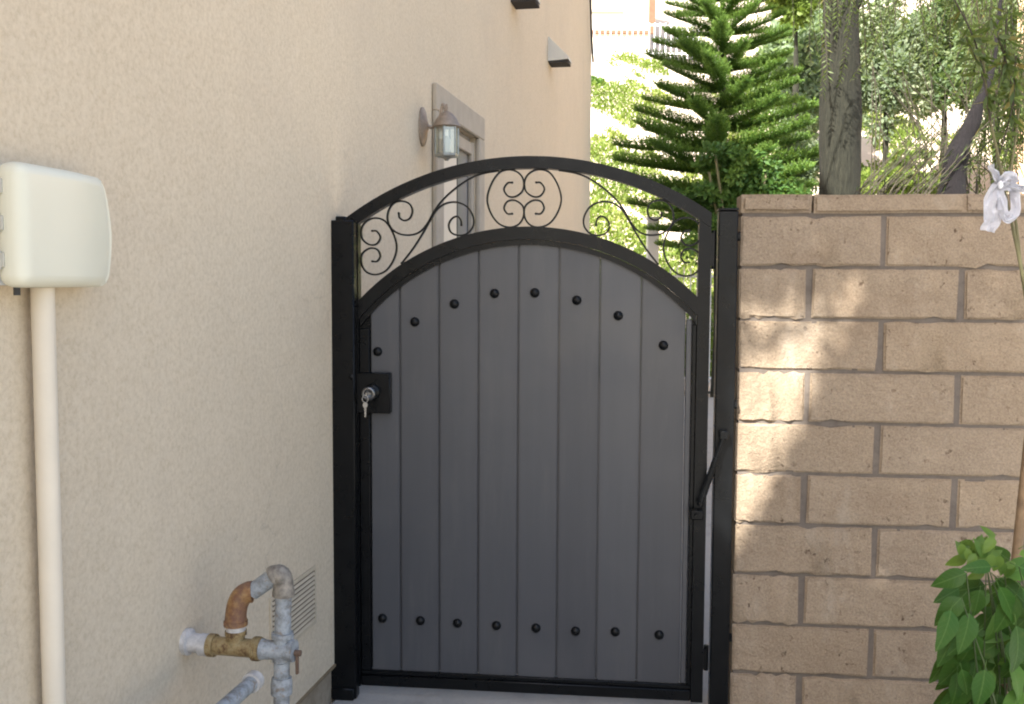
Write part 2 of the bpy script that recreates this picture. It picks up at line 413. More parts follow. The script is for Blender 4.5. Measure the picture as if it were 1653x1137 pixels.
# ================================================================== SETTING
def hill_z(x, y):
    t = np.clip((y-14.6)/12.6, 0, 1)
    z = GZ+.02 + 7.5*(t*.86+.14*t*t*(3-2*t))
    z = z*(1+.02*np.sin(x*.5+1))
    z = z + np.clip((y-33)/17, 0, 1.6)*9.5
    return z + np.where(y > 15, .10*np.sin(x*1.3+y*.9)*np.sin(y*1.1+x*.4), 0)
def grid_mesh(name, xs, ys, zf, m, dz=0):
    X, Y = np.meshgrid(xs, ys); Z = zf(X, Y)+dz
    v = np.stack([X, Y, Z], -1).reshape(-1, 3); nx, ny = len(xs), len(ys)
    i = np.arange(nx*ny).reshape(ny, nx)
    f = np.stack([i[:-1, :-1], i[:-1, 1:], i[1:, 1:], i[1:, :-1]], -1).reshape(-1, 4)
    me = bpy.data.meshes.new(name); me.from_pydata(v.tolist(), [], f.tolist())
    me.polygons.foreach_set('use_smooth', [True]*len(f))
    return link(name, me, None, None, [m])
# open ground in all directions
YARD = m_concrete('dry_ground', (.30, .26, .20), (.42, .37, .29), 1.5)
bm = BM(); S_ = 900
vs = [bm.verts.new(p) for p in ((-S_, -S_, GZ-.012), (S_, -S_, GZ-.012), (S_, S_, GZ-.012), (-S_, S_, GZ-.012))]; bm.faces.new(vs)
tag(obj('ground', bm, YARD), kind='structure')
bm = BM()
pts = [HF.w(-6, -.012), GF.w(4.5, -4), GF.w(4.5, .0), GF.w(4.0, 9.5), HF.w(13.6, .0)]
bm.faces.new([bm.verts.new((p.x, p.y, GZ)) for p in pts])
tag(obj('concrete_path', bm, CONC), kind='structure')
tag(grid_mesh('hillside', np.linspace(-45, 60, 150), np.r_[np.linspace(13.6, 29, 60), np.linspace(30, 120, 40)], hill_z, SOIL), kind='structure')

# ================================================================== HOUSE
T0, T1 = -5.0, 11.75                     # extent along the alley
ZS = .078                                # stucco edge (weep screed)
dT0, dT1, dZ = 5.02, 5.82, 2.275         # door opening
house = thing('stucco_house', 'cream stucco house with a trimmed side doorway along the alley', 'house', HF, (5, 4, GZ))
bm = BM()
box(bm, T0, 1.95, 0, .2, ZS, 2.7)
box(bm, 1.95, dT0, 0, .2, ZS, 3.3)
box(bm, dT0, dT1, 0, .2, dZ, 3.3)
box(bm, dT1, T1, 0, .2, ZS, 3.3)
box(bm, 1.95, T1, 0, .2, 3.3, 6.7)       # upper storey over the rear
box(bm, 1.95, 2.15, .2, 8, 2.7, 6.7)
box(bm, T1-.2, T1, .2, 8, ZS, 6.7)
box(bm, T0, T0+.2, .2, 8, ZS, 2.7)
box(bm, T0, 1.95, 8, 8.2, ZS, 2.7); box(bm, 1.95, T1, 8, 8.2, ZS, 3.3); box(bm, 1.95, T1, 8, 8.2, 3.3, 6.7)
bmesh.ops.remove_doubles(bm, verts=bm.verts[:], dist=1e-5)
obj('wall', bm, STUCCO, house)
bm = BM(); box(bm, T0, dT0-.003, .012, .2, GZ-.3, ZS-.003); box(bm, dT1+.003, T1, .012, .2, GZ-.3, ZS-.003); box(bm, dT0, dT1, .012, .2, GZ-.3, GZ+.1)
obj('foundation', bm, FOUND, house)
bm = BM(); box(bm, T0, dT0, -.006, .02, ZS-.010, ZS-.001); box(bm, dT1, T1, -.006, .02, ZS-.010, ZS-.001)
obj('weep_screed', bm, mat('rusted_screed', (.20, .15, .09), .8, var=.3, vscale=15), house)
bm = BM()
prism(bm, [(T0-.4, 2.701), (1.949, 2.701), (1.949, 2.80), (T0-.4, 2.80)], -.15, 8.4)
obj('porch_roof', bm, ROOFM, house)
bm = BM()
b0 = [bm.verts.new(p) for p in ((1.75, -.2, 6.7), (T1+.2, -.2, 6.7), (T1+.2, 8.4, 6.7), (1.75, 8.4, 6.7))]
b1 = [bm.verts.new(p) for p in ((5.5, 4, 7.9), (8, 4, 7.9))]
bm.faces.new(b0[::-1]); bm.faces.new((b0[0], b0[1], b1[1], b1[0])); bm.faces.new((b0[2], b0[3], b1[0], b1[1]))
bm.faces.new((b0[1], b0[2], b1[1])); bm.faces.new((b0[3], b0[0], b1[0]))
obj('roof', bm, ROOFM, house)
# door surround: three butted trim pieces, proud of the stucco
tw = .13
for (a, b_, c, d) in ((dT0-tw, dT0, ZS, dZ), (dT1, dT1+tw, ZS, dZ), (dT0-tw, dT1+tw, dZ, dZ+tw)):
    bm = BM(); box(bm, a, b_, -.028, -.001, c, d, .006); obj('door_trim', bm, TRIM, house)
bm = BM(); box(bm, dT0+.002, dT1-.002, .03, .05, GZ+.1, dZ-.002)
door = obj('door', bm, PANE, house)
bm = BM(); box(bm, dT0+.004, dT0+.27, -.024, .028, GZ+.11, dZ-.03, .004); obj('door_panel', bm, CREAM, door)
bm = BM(); box(bm, dT0+.271, dT0+.288, -.024, .028, GZ+.11, dZ-.03); obj('weather_strip', bm, DARKIN, door)
bm = BM(); box(bm, dT1-.06, dT1-.003, .005, .028, GZ+.11, dZ-.03, .003); box(bm, dT0+.29, dT1-.062, .005, .028, dZ-.10, dZ-.035, .003)
obj('door_frame', bm, TRIM, door)
# projecting vent hoods on the upper wall
def hood(t, z, wd=.19, o=.17):
    th = thing('vent_hood', '', 'vent', HF, (t, 0, z), 'vent hoods on the upper wall')
    bm = BM()
    v = [bm.verts.new(p) for p in ((t-wd/2, 0, z), (t+wd/2, 0, z), (t+wd/2, -o, z+.01), (t-wd/2, -o, z+.01), (t-wd/2, 0, z+.2), (t+wd/2, 0, z+.2), (t-wd/2, -o, z+.035), (t+wd/2, -o, z+.035))]
    for f in ((0, 4, 6, 3), (1, 2, 7, 5), (4, 5, 7, 6), (3, 6, 7, 2), (0, 1, 5, 4)): bm.faces.new([v[i] for i in f])
    obj('hood_shell', bm, mat('hood_cream_metal', (.56, .54, .48), .6, var=.06), th)
    bm = BM(); box(bm, t-wd/2+.002, t+wd/2-.002, -o+.004, -.002, z-.016, z-.001); obj('underside', bm, DARKIN, th)  # near-black slab stands in for the shade under the hood
    return th
tag(hood(8.6, 3.285), 'cream vent hood sticking out of the upper stucco wall, the lower and farther hood')
tag(hood(6.95, 3.33), 'cream vent hood at the very top of the picture, only its dark flap showing', )
# black cable looping down the far corner of the house
p = [HF.w(11.2, -.03, 4.75), HF.w(11.28, -.04, 4.45), HF.w(11.42, -.035, 4.2), HF.w(11.66, -.03, 3.95)]
bm = BM(); tube(bm, catmull(p, 6), .012, 6)
tag(obj('cable', bm, RUBBER, smooth=True), 'dark cable looping down the far upper corner of the stucco house', 'cable')

# ------------------------------------------------------------------ wall lantern
lp = HF.hit(681, 205); lt, lz = lp.x, lp.z
lan = thing('wall_lantern', 'aged copper wall lantern with glass panes beside the side doorway', 'lantern', HF, (lt, 0, lz-.02))
bm = BM(); lathe(bm, [(.02, -.001), (.058, .0), (.058, .008), (.047, .016), (.02, .024), (.012, .03)], (lt, 0, lz), '-Y', 24)
for v in bm.verts: v.co.z = lz+(v.co.z-lz)*1.55
obj('backplate', bm, COPPER, lan, smooth=True)
LO = .118; lb = lz-.135     # outward offset and bottom of cage
bm = BM(); tube(bm, catmull([(lt, -.01, lz+.02), (lt, -.05, lz-.005), (lt, -.085, lz+.04), (lt, -.10, lz+.10), (lt, -LO, lz+.055)], 8), .007, 8)
obj('arm', bm, COPPER, lan, smooth=True)
c0 = (lt, -LO, 0)
bm = BM(); lathe(bm, [(.004, lz+.10), (.007, lz+.085), (.004, lz+.07), (.012, lz+.066), (.030, lz+.055), (.050, lz+.030), (.062, lz+.006), (.066, lz-.002), (.058, lz-.006)], c0, 'Z', 24)
obj('dome', bm, COPPER, lan, smooth=True)
bm = BM(); lathe(bm, [(.052, lb-.006), (.056, lb), (.056, lb+.008), (.050, lb+.010)], c0, 'Z', 6)
lathe(bm, [(.008, lb-.022), (.014, lb-.014), (.03, lb-.0065)], c0, 'Z', 12)
obj('base_ring', bm, PEWTER, lan)
bm = BM(); lathe(bm, [(.012, lb+.01), (.020, lb+.04), (.022, lb+.065), (.010, lb+.09)], c0, 'Z', 12)
obj('bulb', bm, mat('frosted_bulb', (.55, .52, .45), .3), lan, smooth=True)
for k in range(6):
    a0 = 2*math.pi*k/6; a1 = 2*math.pi*(k+1)/6; r0, r1 = .054, .054
    P0 = Vector((lt+r0*math.cos(a0), -LO+r0*math.sin(a0), 0)); P1 = Vector((lt+r0*math.cos(a1), -LO+r0*math.sin(a1), 0))
    bm = BM(); tube(bm, [P0+Vector((0, 0, lb+.008)), P0+Vector((0, 0, lz-.006))], .0048, 4); obj('cage_bar', bm, PEWTER, lan)
    q0 = P0.lerp(P1, .06); q1 = P0.lerp(P1, .94)
    bm = BM(); bm.faces.new([bm.verts.new(v) for v in (q0+Vector((0, 0, lb+.011)), q1+Vector((0, 0, lb+.011)), q1+Vector((0, 0, lz-.007)), q0+Vector((0, 0, lz-.007)))])
    obj('glass_pane', bm, GLASS, lan)

# ------------------------------------------------------------------ utility box + conduit
bo = .09
p0 = HF.hit(38, 467, bo); p1 = HF.hit(200, 462, bo); p2 = HF.hit(38, 264, bo); p3 = HF.hit(200, 284, bo)
bx0, bx1 = p0.x, p1.x; bz0 = (p0.z+p1.z)/2; bz1 = (p2.z+p3.z)/2
ub = thing('utility_box', 'cream plastic utility box mounted on the stucco above a conduit', 'utility box', HF, (bx0, 0, bz0))
bm = BM(); box(bm, bx0+.004, bx1-.004, -.030, -.001, bz0+.004, bz1-.004, .006, 2); obj('back_box', bm, PLASTIC2, ub, smooth=True)
bm = BM(); box(bm, bx0, bx1, -bo, -.031, bz0, bz1, .030, 6)
for k in range(1, 10):
    bmesh.ops.bisect_plane(bm, geom=bm.verts[:]+bm.edges[:]+bm.faces[:], plane_co=(0, 0, bz0+(bz1-bz0)*k/10), plane_no=(0, 0, 1))
for k in range(1, 8):
    bmesh.ops.bisect_plane(bm, geom=bm.verts[:]+bm.edges[:]+bm.faces[:], plane_co=(bx0+(bx1-bx0)*k/8, 0, 0), plane_no=(1, 0, 0))
for v in bm.verts:                       # far end bulges and its lower edge curves up
    fx = max(0, (v.co.x-bx0)/(bx1-bx0)); h_ = (2*v.co.z-bz0-bz1)/(bz1-bz0)
    v.co.x += .022*fx**3*(1-h_*h_)-.010*fx**3*max(0, h_)
    v.co.y += .030*max(0, fx-.5)**2*4*(1 if v.co.y < -.05 else 0)
for v in bm.verts:                       # slightly domed lid, falling away at the far end
    fx = (v.co.x-bx0)/(bx1-bx0); v.co.y += .014*max(0, fx-.45)**1.0*(1 if v.co.y < -.06 else 0)
obj('lid', bm, PLASTIC, ub, smooth=True)
for k in range(3):
    zz = bz0+(bz1-bz0)*(.22+.29*k)
    bm = BM(); tube(bm, [(bx0-.003, -.042, zz-.017), (bx0-.003, -.042, zz+.017)], .0065, 8); box(bm, bx0-.004, bx0+.001, -.054, -.030, zz-.013, zz+.013, .001); obj('hinge', bm, mat('grey_hinge_plastic', (.50, .48, .41), .5), ub, smooth=True)
bm = BM(); tube(bm, [(bx0+.035, -.05, bz0+.002), (bx0+.035, -.05, bz0-.014)], .006, 8); obj('cable_gland', bm, RUBBER, ub)
cp = HF.hit(69, 480, .032); cq = HF.hit(88, 1130, .032); cr = .0215
cd = thing('conduit', 'tall pale painted conduit running down the stucco from the utility box', 'conduit', HF, (cp.x, -.032, GZ))
bm = BM(); tube(bm, [(cp.x, -.032, bz0-.001), (cp.x, -.032, 1.0), (cp.x, -.032, .5), (cp.x, -.032, GZ-.1)], cr, 20); obj('pipe', bm, CONDUIT, cd, smooth=True)
bm = BM(); box(bm, cp.x-.045, cp.x+.045, -.0065, -.001, .30, .325); tube(bm, [(cp.x, -.032, .300), (cp.x, -.032, .325)], cr+.003, 20); obj('strap', bm, CONDUIT, cd, smooth=True)

# ------------------------------------------------------------------ gas piping
a_ = HF.hit(300, 1045); gt, gz = a_.x, a_.z
def px_out(px, py):                       # outward offset at which the pixel's ray crosses t = gt
    lo, hi = 0, .8
    for _ in range(40):
        mid = (lo+hi)/2
        if HF.hit(px, py, mid).x > gt: lo, hi = lo, mid
        else: lo = mid
    return lo
def off_for(px):
    best = min((abs((lambda q: q)(proj_px(gt, o_, gz)-px)), o_) for o_ in np.linspace(0, .6, 300)); return best[1]
def proj(p):
    v = RM.transposed() @ (Vector(p)-Vector((0, 0, CZ))); return 826.5+F*v.x/-v.z, 568.5-F*v.y/-v.z
def proj_px(t, o_, z): return proj(HF.w(t, -o_, z))[0]
def z_for(py, o_): 
    zs = np.linspace(-.3, 1.5, 900); return min((abs(proj(HF.w(gt, -o_, z))[1]-py), z) for z in zs)[1]
oR = off_for(453); oB = off_for(381); o1 = off_for(338); o2 = off_for(422)
zt = z_for(1050, oR)
gas = thing('gas_pipe', 'rusty brass and grey gas pipe loop coming out of the stucco beside the gate', 'pipe', HF, (gt, -oR, GZ))
P_ = lambda o_, z, t=0: (gt+t, -o_, z)
bm = BM(); tube(bm, [P_(0, zt+.004), P_(.012, zt+.004), P_(.014, zt+.004), P_(o1, zt)], [.034, .034, .024, .024], 16)
tube(bm, [P_(o1-.022, zt), P_(o1, zt)], .028, 16); obj('wall_stub', bm, WHITEFIT, gas, smooth=True)
bm = BM(); tube(bm, [P_(o1+.001, zt), P_(o1+.018, zt), P_(o1+.0185, zt), P_(o2-.022, zt), P_(o2-.0215, zt), P_(o2, zt)], [.029, .029, .023, .023, .0285, .0285], 18)
zc = z_for(1018, oB)
tube(bm, [P_(oB, zt), P_(oB, zc-.012), P_(oB, zc-.0115), P_(oB, zc)], [.022, .022, .027, .027], 18)
for k in range(3): tube(bm, [P_(o2-.019+k*.006, zt), P_(o2-.016+k*.006, zt)], .0305, 18)
obj('brass_tee', bm, BRASS, gas, smooth=True)
bm = BM(); tube(bm, [P_(oB, zc), P_(oB, zc+.014)], .0245, 18); obj('nipple', bm, WHITEFIT, gas, smooth=True)
ze = z_for(968, oB+.02); zr = z_for(940, oR-.02)
zE = z_for(1005, oB)
end1 = Vector(P_(off_for(405), z_for(958, off_for(405)), .012)); st = Vector(P_(oB, zc+.013))
bm = BM()
cv = bez_elbow(st, Vector(P_(oB-.002, ze+.018, .0)), end1, 12)
tube(bm, cv, [.0275]*2+[.0265]*9+[.0275]*2, 18); tube(bm, [cv[0], cv[0]+Vector((0, 0, .012))], .030, 18)
obj('rusty_elbow', bm, RUST, gas, smooth=True)
zTop = z_for(938, oR)
end2 = Vector(P_(off_for(440), z_for(934, off_for(440)), .02))
bm = BM(); tube(bm, [end1, end2], .0215, 16); obj('cross_pipe', bm, GREYP, gas, smooth=True)
rt = Vector(P_(oR, z_for(966, oR), .02))
bm = BM(); cv = bez_elbow(end2-(end2-end1).normalized()*.004, Vector(P_(oR+.004, z_for(920, oR), .022)), rt, 12)
tube(bm, cv, [.028]*2+[.0255]*9+[.028]*2, 18); obj('brown_elbow', bm, mat('brown_grey_fitting', (.22, .195, .16), .6, .1, var=.5, vscale=60), gas, smooth=True)
bm = BM(); tube(bm, [rt, P_(oR, zt+.03, .012)], .0205, 16); obj('riser', bm, GREYP, gas, smooth=True)
bm = BM(); tube(bm, [P_(o2+.001, zt, .0), P_(o2+.012, zt), P_(oR+.03, zt, .006)], [.027, .024, .024], 16)
tube(bm, [P_(oR, zt+.042, .012), P_(oR, zt+.028, .012), P_(oR, zt+.0275, .01), P_(oR, zt-.03, .006)], [.028, .028, .023, .023], 16)
tube(bm, [P_(oR+.022, zt, .006), P_(oR+.034, zt, .006)], .028, 16); obj('grey_tee', bm, GREYP, gas, smooth=True)
bm = BM(); tube(bm, [P_(oR, zt-.031, .005), P_(oR, zt-.07, .004), P_(oR, zt-.0705, .004), P_(oR, zt-.085, .003), P_(oR, zt-.0855, .003), P_(oR, zt-.112, .002), P_(oR, zt-.1125, .002), P_(oR, GZ-.1)],
     [.020, .020, .025, .027, .027, .0265, .020, .020], 16); obj('ground_riser', bm, GREYP, gas, smooth=True)
bm = BM(); box(bm, gt+.002, gt+.012, -oR-.044, -oR-.037, zt-.06, zt-.005, .002); tube(bm, [P_(oR+.034, zt-.006, .008), P_(oR+.05, zt-.006, .008)], .008, 10)
obj('valve_lever', bm, mat('brown_rust', (.12, .075, .05), .8, var=.3, vscale=40), gas, smooth=True)
e = HF.hit(409, 1100, .2)
sp = thing('stub_pipe', 'grey capped pipe slanting across the bottom edge below the gas pipe loop', 'pipe', HF, (e.x-.4, -.2, GZ))
bm = BM(); tube(bm, [(e.x, -.2, e.z), (e.x-.42, -.2, e.z)], .019, 16); obj('pipe', bm, GREYP, sp, smooth=True)
bm = BM(); tube(bm, [(e.x+.012, -.2, e.z), (e.x+.010, -.2, e.z), (e.x-.016, -.2, e.z)], [.018, .025, .025], 16); obj('end_cap', bm, WHITEFIT, sp, smooth=True)
bm = BM(); tube(bm, [(e.x-.2, -.2, e.z-.018), (e.x-.2, -.2, GZ)], .010, 8); obj('support', bm, GREYP, sp, smooth=True)
# foundation grille
v0 = HF.hit(437, 985); v1 = HF.hit(506, 960); vt0, vt1 = v0.x, v1.x; vz1 = HF.hit(505, 922).z+.004; vz0 = HF.hit(490, 1010).z-.012
gr = thing('wall_grille', 'louvred vent grille painted wall colour behind the gas pipe', 'vent grille', HF, (vt0, 0, vz0))
bm = BM()
box(bm, vt0-.012, vt0, -.006, -.001, vz0-.012, vz1+.012); box(bm, vt1, vt1+.012, -.006, -.001, vz0-.012, vz1+.012)
box(bm, vt0, vt1, -.006, -.001, vz1, vz1+.012); box(bm, vt0, vt1, -.006, -.001, vz0-.012, vz0)
obj('frame', bm, VENTM, gr)
bm = BM(); box(bm, vt0, vt1, -.0022, -.0012, vz0, vz1); obj('backing', bm, mat('grille_shadow_gap', (.17, .135, .10), .9), gr)
ns = 11; me = None
for k in range(ns):
    z = vz0+(vz1-vz0)*(k+.15)/ns; hh = (vz1-vz0)/ns*.42
    bm = BM(); v = [bm.verts.new(p) for p in ((vt0+.002, -.003, z+hh), (vt1-.002, -.003, z+hh), (vt1-.002, -.009, z), (vt0+.002, -.009, z))]; bm.faces.new(v)
    r = bmesh.ops.extrude_face_region(bm, geom=bm.faces[:]); bmesh.ops.translate(bm, verts=[g for g in r['geom'] if isinstance(g, bmesh.types.BMVert)], vec=(0, .0015, -.0005))
    obj('slat', bm, VENTM, gr)

# ================================================================== GATE
gate = thing('garden_gate', 'arched black metal gate with charcoal boards and scrollwork top', 'gate', GF, (.058, 0, GZ+.03))
CX = .0565
oc, oR1, oR0 = .791, 1.104, 1.062
lc, lR1, lR0, pR = .820, .832, .788, .769
xL, xR = -.592, .6855            # outer faces of the stiles
tk = .042                        # tube width
def arc(cz, R, x0, x1, n=48):
    a0 = math.acos(max(-1, min(1, (x0-CX)/R))); a1 = math.acos(max(-1, min(1, (x1-CX)/R)))
    return [(CX+R*math.cos(a0+(a1-a0)*k/n), cz+R*math.sin(a0+(a1-a0)*k/n)) for k in range(n+1)]
def bevel_long(bm, off):
    bmesh.ops.bevel(bm, geom=[e for e in bm.edges if e.is_manifold and e.calc_face_angle(0) > rad(50)], offset=off, segments=2, profile=.6, affect='EDGES')
bm = BM()
prism(bm, arc(oc, oR1, xL, xR)+arc(oc, oR0, xL, xR)[::-1], -.02, .022); bevel_long(bm, .003)
obj('top_arch', bm, BLACK, gate, smooth=True)
bm = BM()
prism(bm, arc(lc, lR1, xL+tk, xR-tk)+arc(lc, lR0, xL+tk, xR-tk)[::-1], -.019, .021); bevel_long(bm, .003)
obj('lower_arch', bm, BLACK, gate, smooth=True)
zo = lambda x: oc+math.sqrt(oR0**2-(x-CX)**2)
for a, b_ in ((xL, xL+tk), (xR-tk, xR)):
    bm = BM()
    prism(bm, [(a, -.022), (b_, -.022), (b_, zo(b_)-.001), (a, zo(a)-.001)], -.02, .022); bevel_long(bm, .003)
    obj('stile', bm, BLACK, gate, smooth=True)
bm = BM(); box(bm, xL+tk+.001, xR-tk-.001, -.019, .021, -.020, .020, .003); obj('bottom_rail', bm, BLACK, gate, smooth=True)
# inner lip all round the boards
bx_l, bx_r = -.513, .6285
def lipz(x, R): return lc+math.sqrt(R**2-(x-CX)**2)
bm = BM()
prism(bm, arc(lc, lR0-.001, xL+tk+.003, xR-tk-.003)+arc(lc, pR, xL+tk+.003, xR-tk-.003)[::-1], -.010, .012); bevel_long(bm, .002)
obj('arch_lip', bm, BLACK, gate, smooth=True)
for (a, b_) in ((xL+tk+.001, bx_l), (bx_r, xR-tk-.001)):
    bm = BM(); q = max(abs(a-CX), abs(b_-CX)); zt_ = lc+math.sqrt(max(pR**2-q*q, .01))-.004
    prism(bm, [(a, .036), (b_, .036), (b_, lipz(b_, lR0)-.002), (a, lipz(a, lR0)-.002)], .0122, .020); box(bm, a, b_, -.010, .012, .036, zt_, .002); obj('side_lip', bm, BLACK, gate, smooth=True)
bm = BM(); box(bm, xL+tk+.001, xR-tk-.001, -.010, .012, .0205, .0355, .002); obj('bottom_lip', bm, BLACK, gate, smooth=True)
# boards
bounds = [-.5128, -.4035, -.2610, -.1195, .0225, .1655, .3080, .4515, .6060]
def board(x0, x1):
    g_ = .0032; ch = .0035
    top = lambda x: lc+math.sqrt((pR+.006)**2-(x-CX)**2)
    n = 6; xs = [x0+g_+(x1-x0-2*g_)*k/n for k in range(n+1)]
    bm = BM()
    prism(bm, [(xs[0], .0357), (xs[-1], .0357)]+[(x, top(x)) for x in xs[::-1]], .002, .016)
    es = [e for e in bm.edges if abs(e.verts[0].co.y-.002) < 1e-6 and abs(e.verts[1].co.y-.002) < 1e-6 and abs(e.verts[0].co.x-e.verts[1].co.x) < 1e-5]
    bmesh.ops.bevel(bm, geom=es, offset=ch, segments=2, affect='EDGES')
    xt = [x0+.0002+(x1-x0-.0004)*k/n for k in range(n+1)]
    prism(bm, [(xt[0], .0357), (xt[-1], .0357)]+[(x, top(x)) for x in xt[::-1]], .0165, .0215)   # tongue that closes the groove from behind
    return obj('board', bm, BOARD, gate)
for a, b_ in zip(bounds, bounds[1:]): board(a, b_)
bm = BM(); box(bm, .6075, .6275, .001, .016, .0357, lipz(.6275, pR)-.002, .003); obj('edge_strip', bm, BOARD, gate)
def stud_mesh():
    bm = BM(); lathe(bm, [(.0165, 0), (.0170, .003), (.0155, .008), (.012, .0125), (.007, .0155), (.002, .0165)], (0, 0, 0), '-Y', 16)
    bmesh.ops.recalc_face_normals(bm, faces=bm.faces[:]); me = bpy.data.meshes.new('stud'); bm.to_mesh(me); bm.free()
    me.polygons.foreach_set('use_smooth', [True]*len(me.polygons)); me.materials.append(BLACK); return me
SM = stud_mesh()
for p in [(609, 568), (669, 520), (733, 491), (798, 474), (863, 473), (931, 485), (998, 510), (1071, 558),
          (617, 999), (678, 1003), (738, 1007), (801, 1011), (865, 1015), (929, 1020), (993, 1021), (1064, 1026)]:
    q = GF.hit(*p, .006); o = bpy.data.objects.new('stud', SM); COL.objects.link(o); o.parent = gate
    o.location = Vector((q.x, .0015, q.z))-BASE[gate.name]
# scrollwork, traced as curves in the gate plane
def zA(x, y): return g2(520+x/3.79, 220+y/3.79)
Cright = [(1310, 284), (1338, 287), (1360, 325), (1335, 366), (1290, 370), (1246, 335), (1240, 275), (1268, 228), (1325, 204), (1390, 222), (1440, 295), (1463, 385), (1440, 470), (1390, 535), (1325, 558), (1268, 540), (1238, 490), (1243, 430), (1290, 394), (1338, 400), (1358, 440), (1338, 474), (1308, 475)]
Cr = [zA(*p) for p in Cright]
mid = zA(1236, 380)[0]
def scroll(P, name='scroll'):
    P = catmull([Vector((p[0], p[1])) for p in P], 8)
    bm = BM(); flat_sweep(bm, [tuple(p) for p in P], .0062, -.006, .006)
    tube(bm, [(P[0].x, -.007, P[0].y), (P[0].x, .007, P[0].y)], .0042, 8); tube(bm, [(P[-1].x, -.007, P[-1].y), (P[-1].x, .007, P[-1].y)], .0042, 8)
    return obj(name, bm, BLACK, gate, smooth=True)
scroll(Cr); scroll([(2*mid-x, z) for x, z in Cr])
a_ = zA(1325, 204); b_ = zA(322, 502); dx, dz = b_[0]-a_[0], b_[1]-a_[1]
Lft = [(x+dx, z+dz) for x, z in Cr]
Mx = .0555
mir = lambda P: [(2*Mx-x, z) for x, z in P]
SA = [zA(*p) for p in [(470, 472), (475, 500), (505, 517), (540, 500), (553, 455), (535, 415), (490, 398), (440, 410), (408, 455), (402, 515), (430, 570), (480, 600), (545, 605), (600, 585), (645, 535), (690, 455), (740, 390), (810, 325), (900, 263), (980, 230), (1075, 212)]]
SB = [zA(*p) for p in [(853, 545), (850, 515), (828, 492), (795, 505), (775, 545), (790, 590), (840, 608), (890, 595), (925, 550), (925, 495), (895, 440), (850, 412), (800, 404), (745, 418), (700, 455), (665, 510), (620, 590), (570, 670), (530, 725), (488, 778)]]
for P in (Lft, SA, SB): scroll(P); scroll(mir(P))
# lock box with knob
l0 = GF.hit(590, 602, .03); l1 = GF.hit(630, 668, .03)
bm = BM(); box(bm, -.555, l1.x, -.034, .0015, l1.z, l0.z, .003); lock = obj('lock_box', bm, BLACK, gate, smooth=True)
kc = GF.hit(599, 634, .05)
def kn(name, prof, par, m=BLACK, c=None):
    bm = BM(); lathe(bm, prof, c or (kc.x, -.034, kc.z), '-Y', 20); o = bpy.data.objects.new(name, bpy.data.meshes.new(name)); 
    bmesh.ops.recalc_face_normals(bm, faces=bm.faces[:]); bm.to_mesh(o.data); bm.free(); COL.objects.link(o); o.parent = par; o.data.materials.append(m)
    o.data.polygons.foreach_set('use_smooth', [True]*len(o.data.polygons)); return o
DKST = mat('dark_nickel', (.16, .16, .16), .28, .9, var=.1)
kn('rosette', [(.030, .0005), (.030, .005), (.024, .011), (.013, .013), (.013, .030)], lock)
kn('knob', [(.012, .028), (.022, .034), (.026, .046), (.024, .058), (.015, .062), (.015, .0615), (.004, .0615)], lock, DKST)
# key hanging in the knob
kk = kc.x-.0025
key = thing('key', 'small steel keys hanging on a ring from the gate knob', 'keys', GF, (kk-.004, -.10, kc.z-.03))
bm = BM(); box(bm, kk-.0012, kk+.0012, -.112, -.0965, kc.z-.006, kc.z+.006); obj('inserted_key', bm, STEEL, key)
ring = [(kk-.004+.0105*math.cos(a), -.108+.002*math.sin(a), kc.z-.016+.0125*math.sin(a)) for a in np.linspace(0, 2*math.pi, 20)]
bm = BM(); tube(bm, ring, .0013, 6); obj('key_ring', bm, STEEL, key, smooth=True)
bm = BM(); kz = kc.z-.028
prism(bm, [(kk-.004+.009*math.cos(a), kz-.010+.010*math.sin(a)) for a in np.linspace(0, 2*math.pi, 12, endpoint=False)], -.109, -.107)
prism(bm, [(kk-.008, kz-.020), (kk-.000, kz-.020), (kk-.001, kz-.048), (kk-.003, kz-.053), (kk-.007, kz-.050), (kk-.0055, kz-.043), (kk-.0075, kz-.038), (kk-.006, kz-.032)], -.1088, -.1072)
obj('hanging_key', bm, STEEL, key)
# hinges between stile and hinge post
for z0, z1 in ((g2(1152, 435)[1], g2(1152, 372)[1]), (g2(1147, 1082)[1], g2(1147, 1042)[1])):
    bm = BM(); tube(bm, [(.6965, 0, z0), (.6965, 0, z1)], .0085, 12)
    box(bm, xR+.0005, .6962, -.016, -.010, z0+.01, z1-.01); obj('hinge', bm, BLACK, gate, smooth=True)

# latch post on the house
lpost = thing('latch_post', 'thick black metal latch post standing against the stucco wall', 'post', GF, (-.60, -.02, GZ))
pl, pr = -.6585, -.5945; 
bm = BM(); box(bm, pl, -.553, -.068, -.0225, GZ+.004, g2(560, 356, .06)[1], .004); obj('post', bm, BLACK, lpost, smooth=True)
bm = BM(); box(bm, pl, pr, -.0222, .045, GZ+.02, g2(555, 350)[1], .004); obj('rear_post', bm, BLACK, lpost, smooth=True)
q = g2(534, 362, .02)
bm = BM(); prism(bm, [(pl-.012, q[1]-.05), (pl-.0005, q[1]-.07), (pl-.0005, q[1]+.02), (pl-.014, q[1]+.052), (pl-.012, q[1]+.01)], -.035, .02); obj('wall_tab', bm, BLACK, lpost)
z = g2(528, 480)[1]
bm = BM(); tube(bm, [(pl-.018, -.02, z), (pl-.0005, -.02, z)], .022, 8); obj('bolt', bm, BLACK, lpost, smooth=True)
z = g2(567, 609, .07)[1]; x = g2(567, 609, .07)[0]
bm = BM(); lathe(bm, [(.010, 0), (.010, .004), (.005, .007)], (x, -.068, z), '-Y', 12); obj('screw', bm, BLACK, lpost, smooth=True)
f0 = GF.hit(524, 1088, .05); f1 = GF.hit(548, 1112, .05)
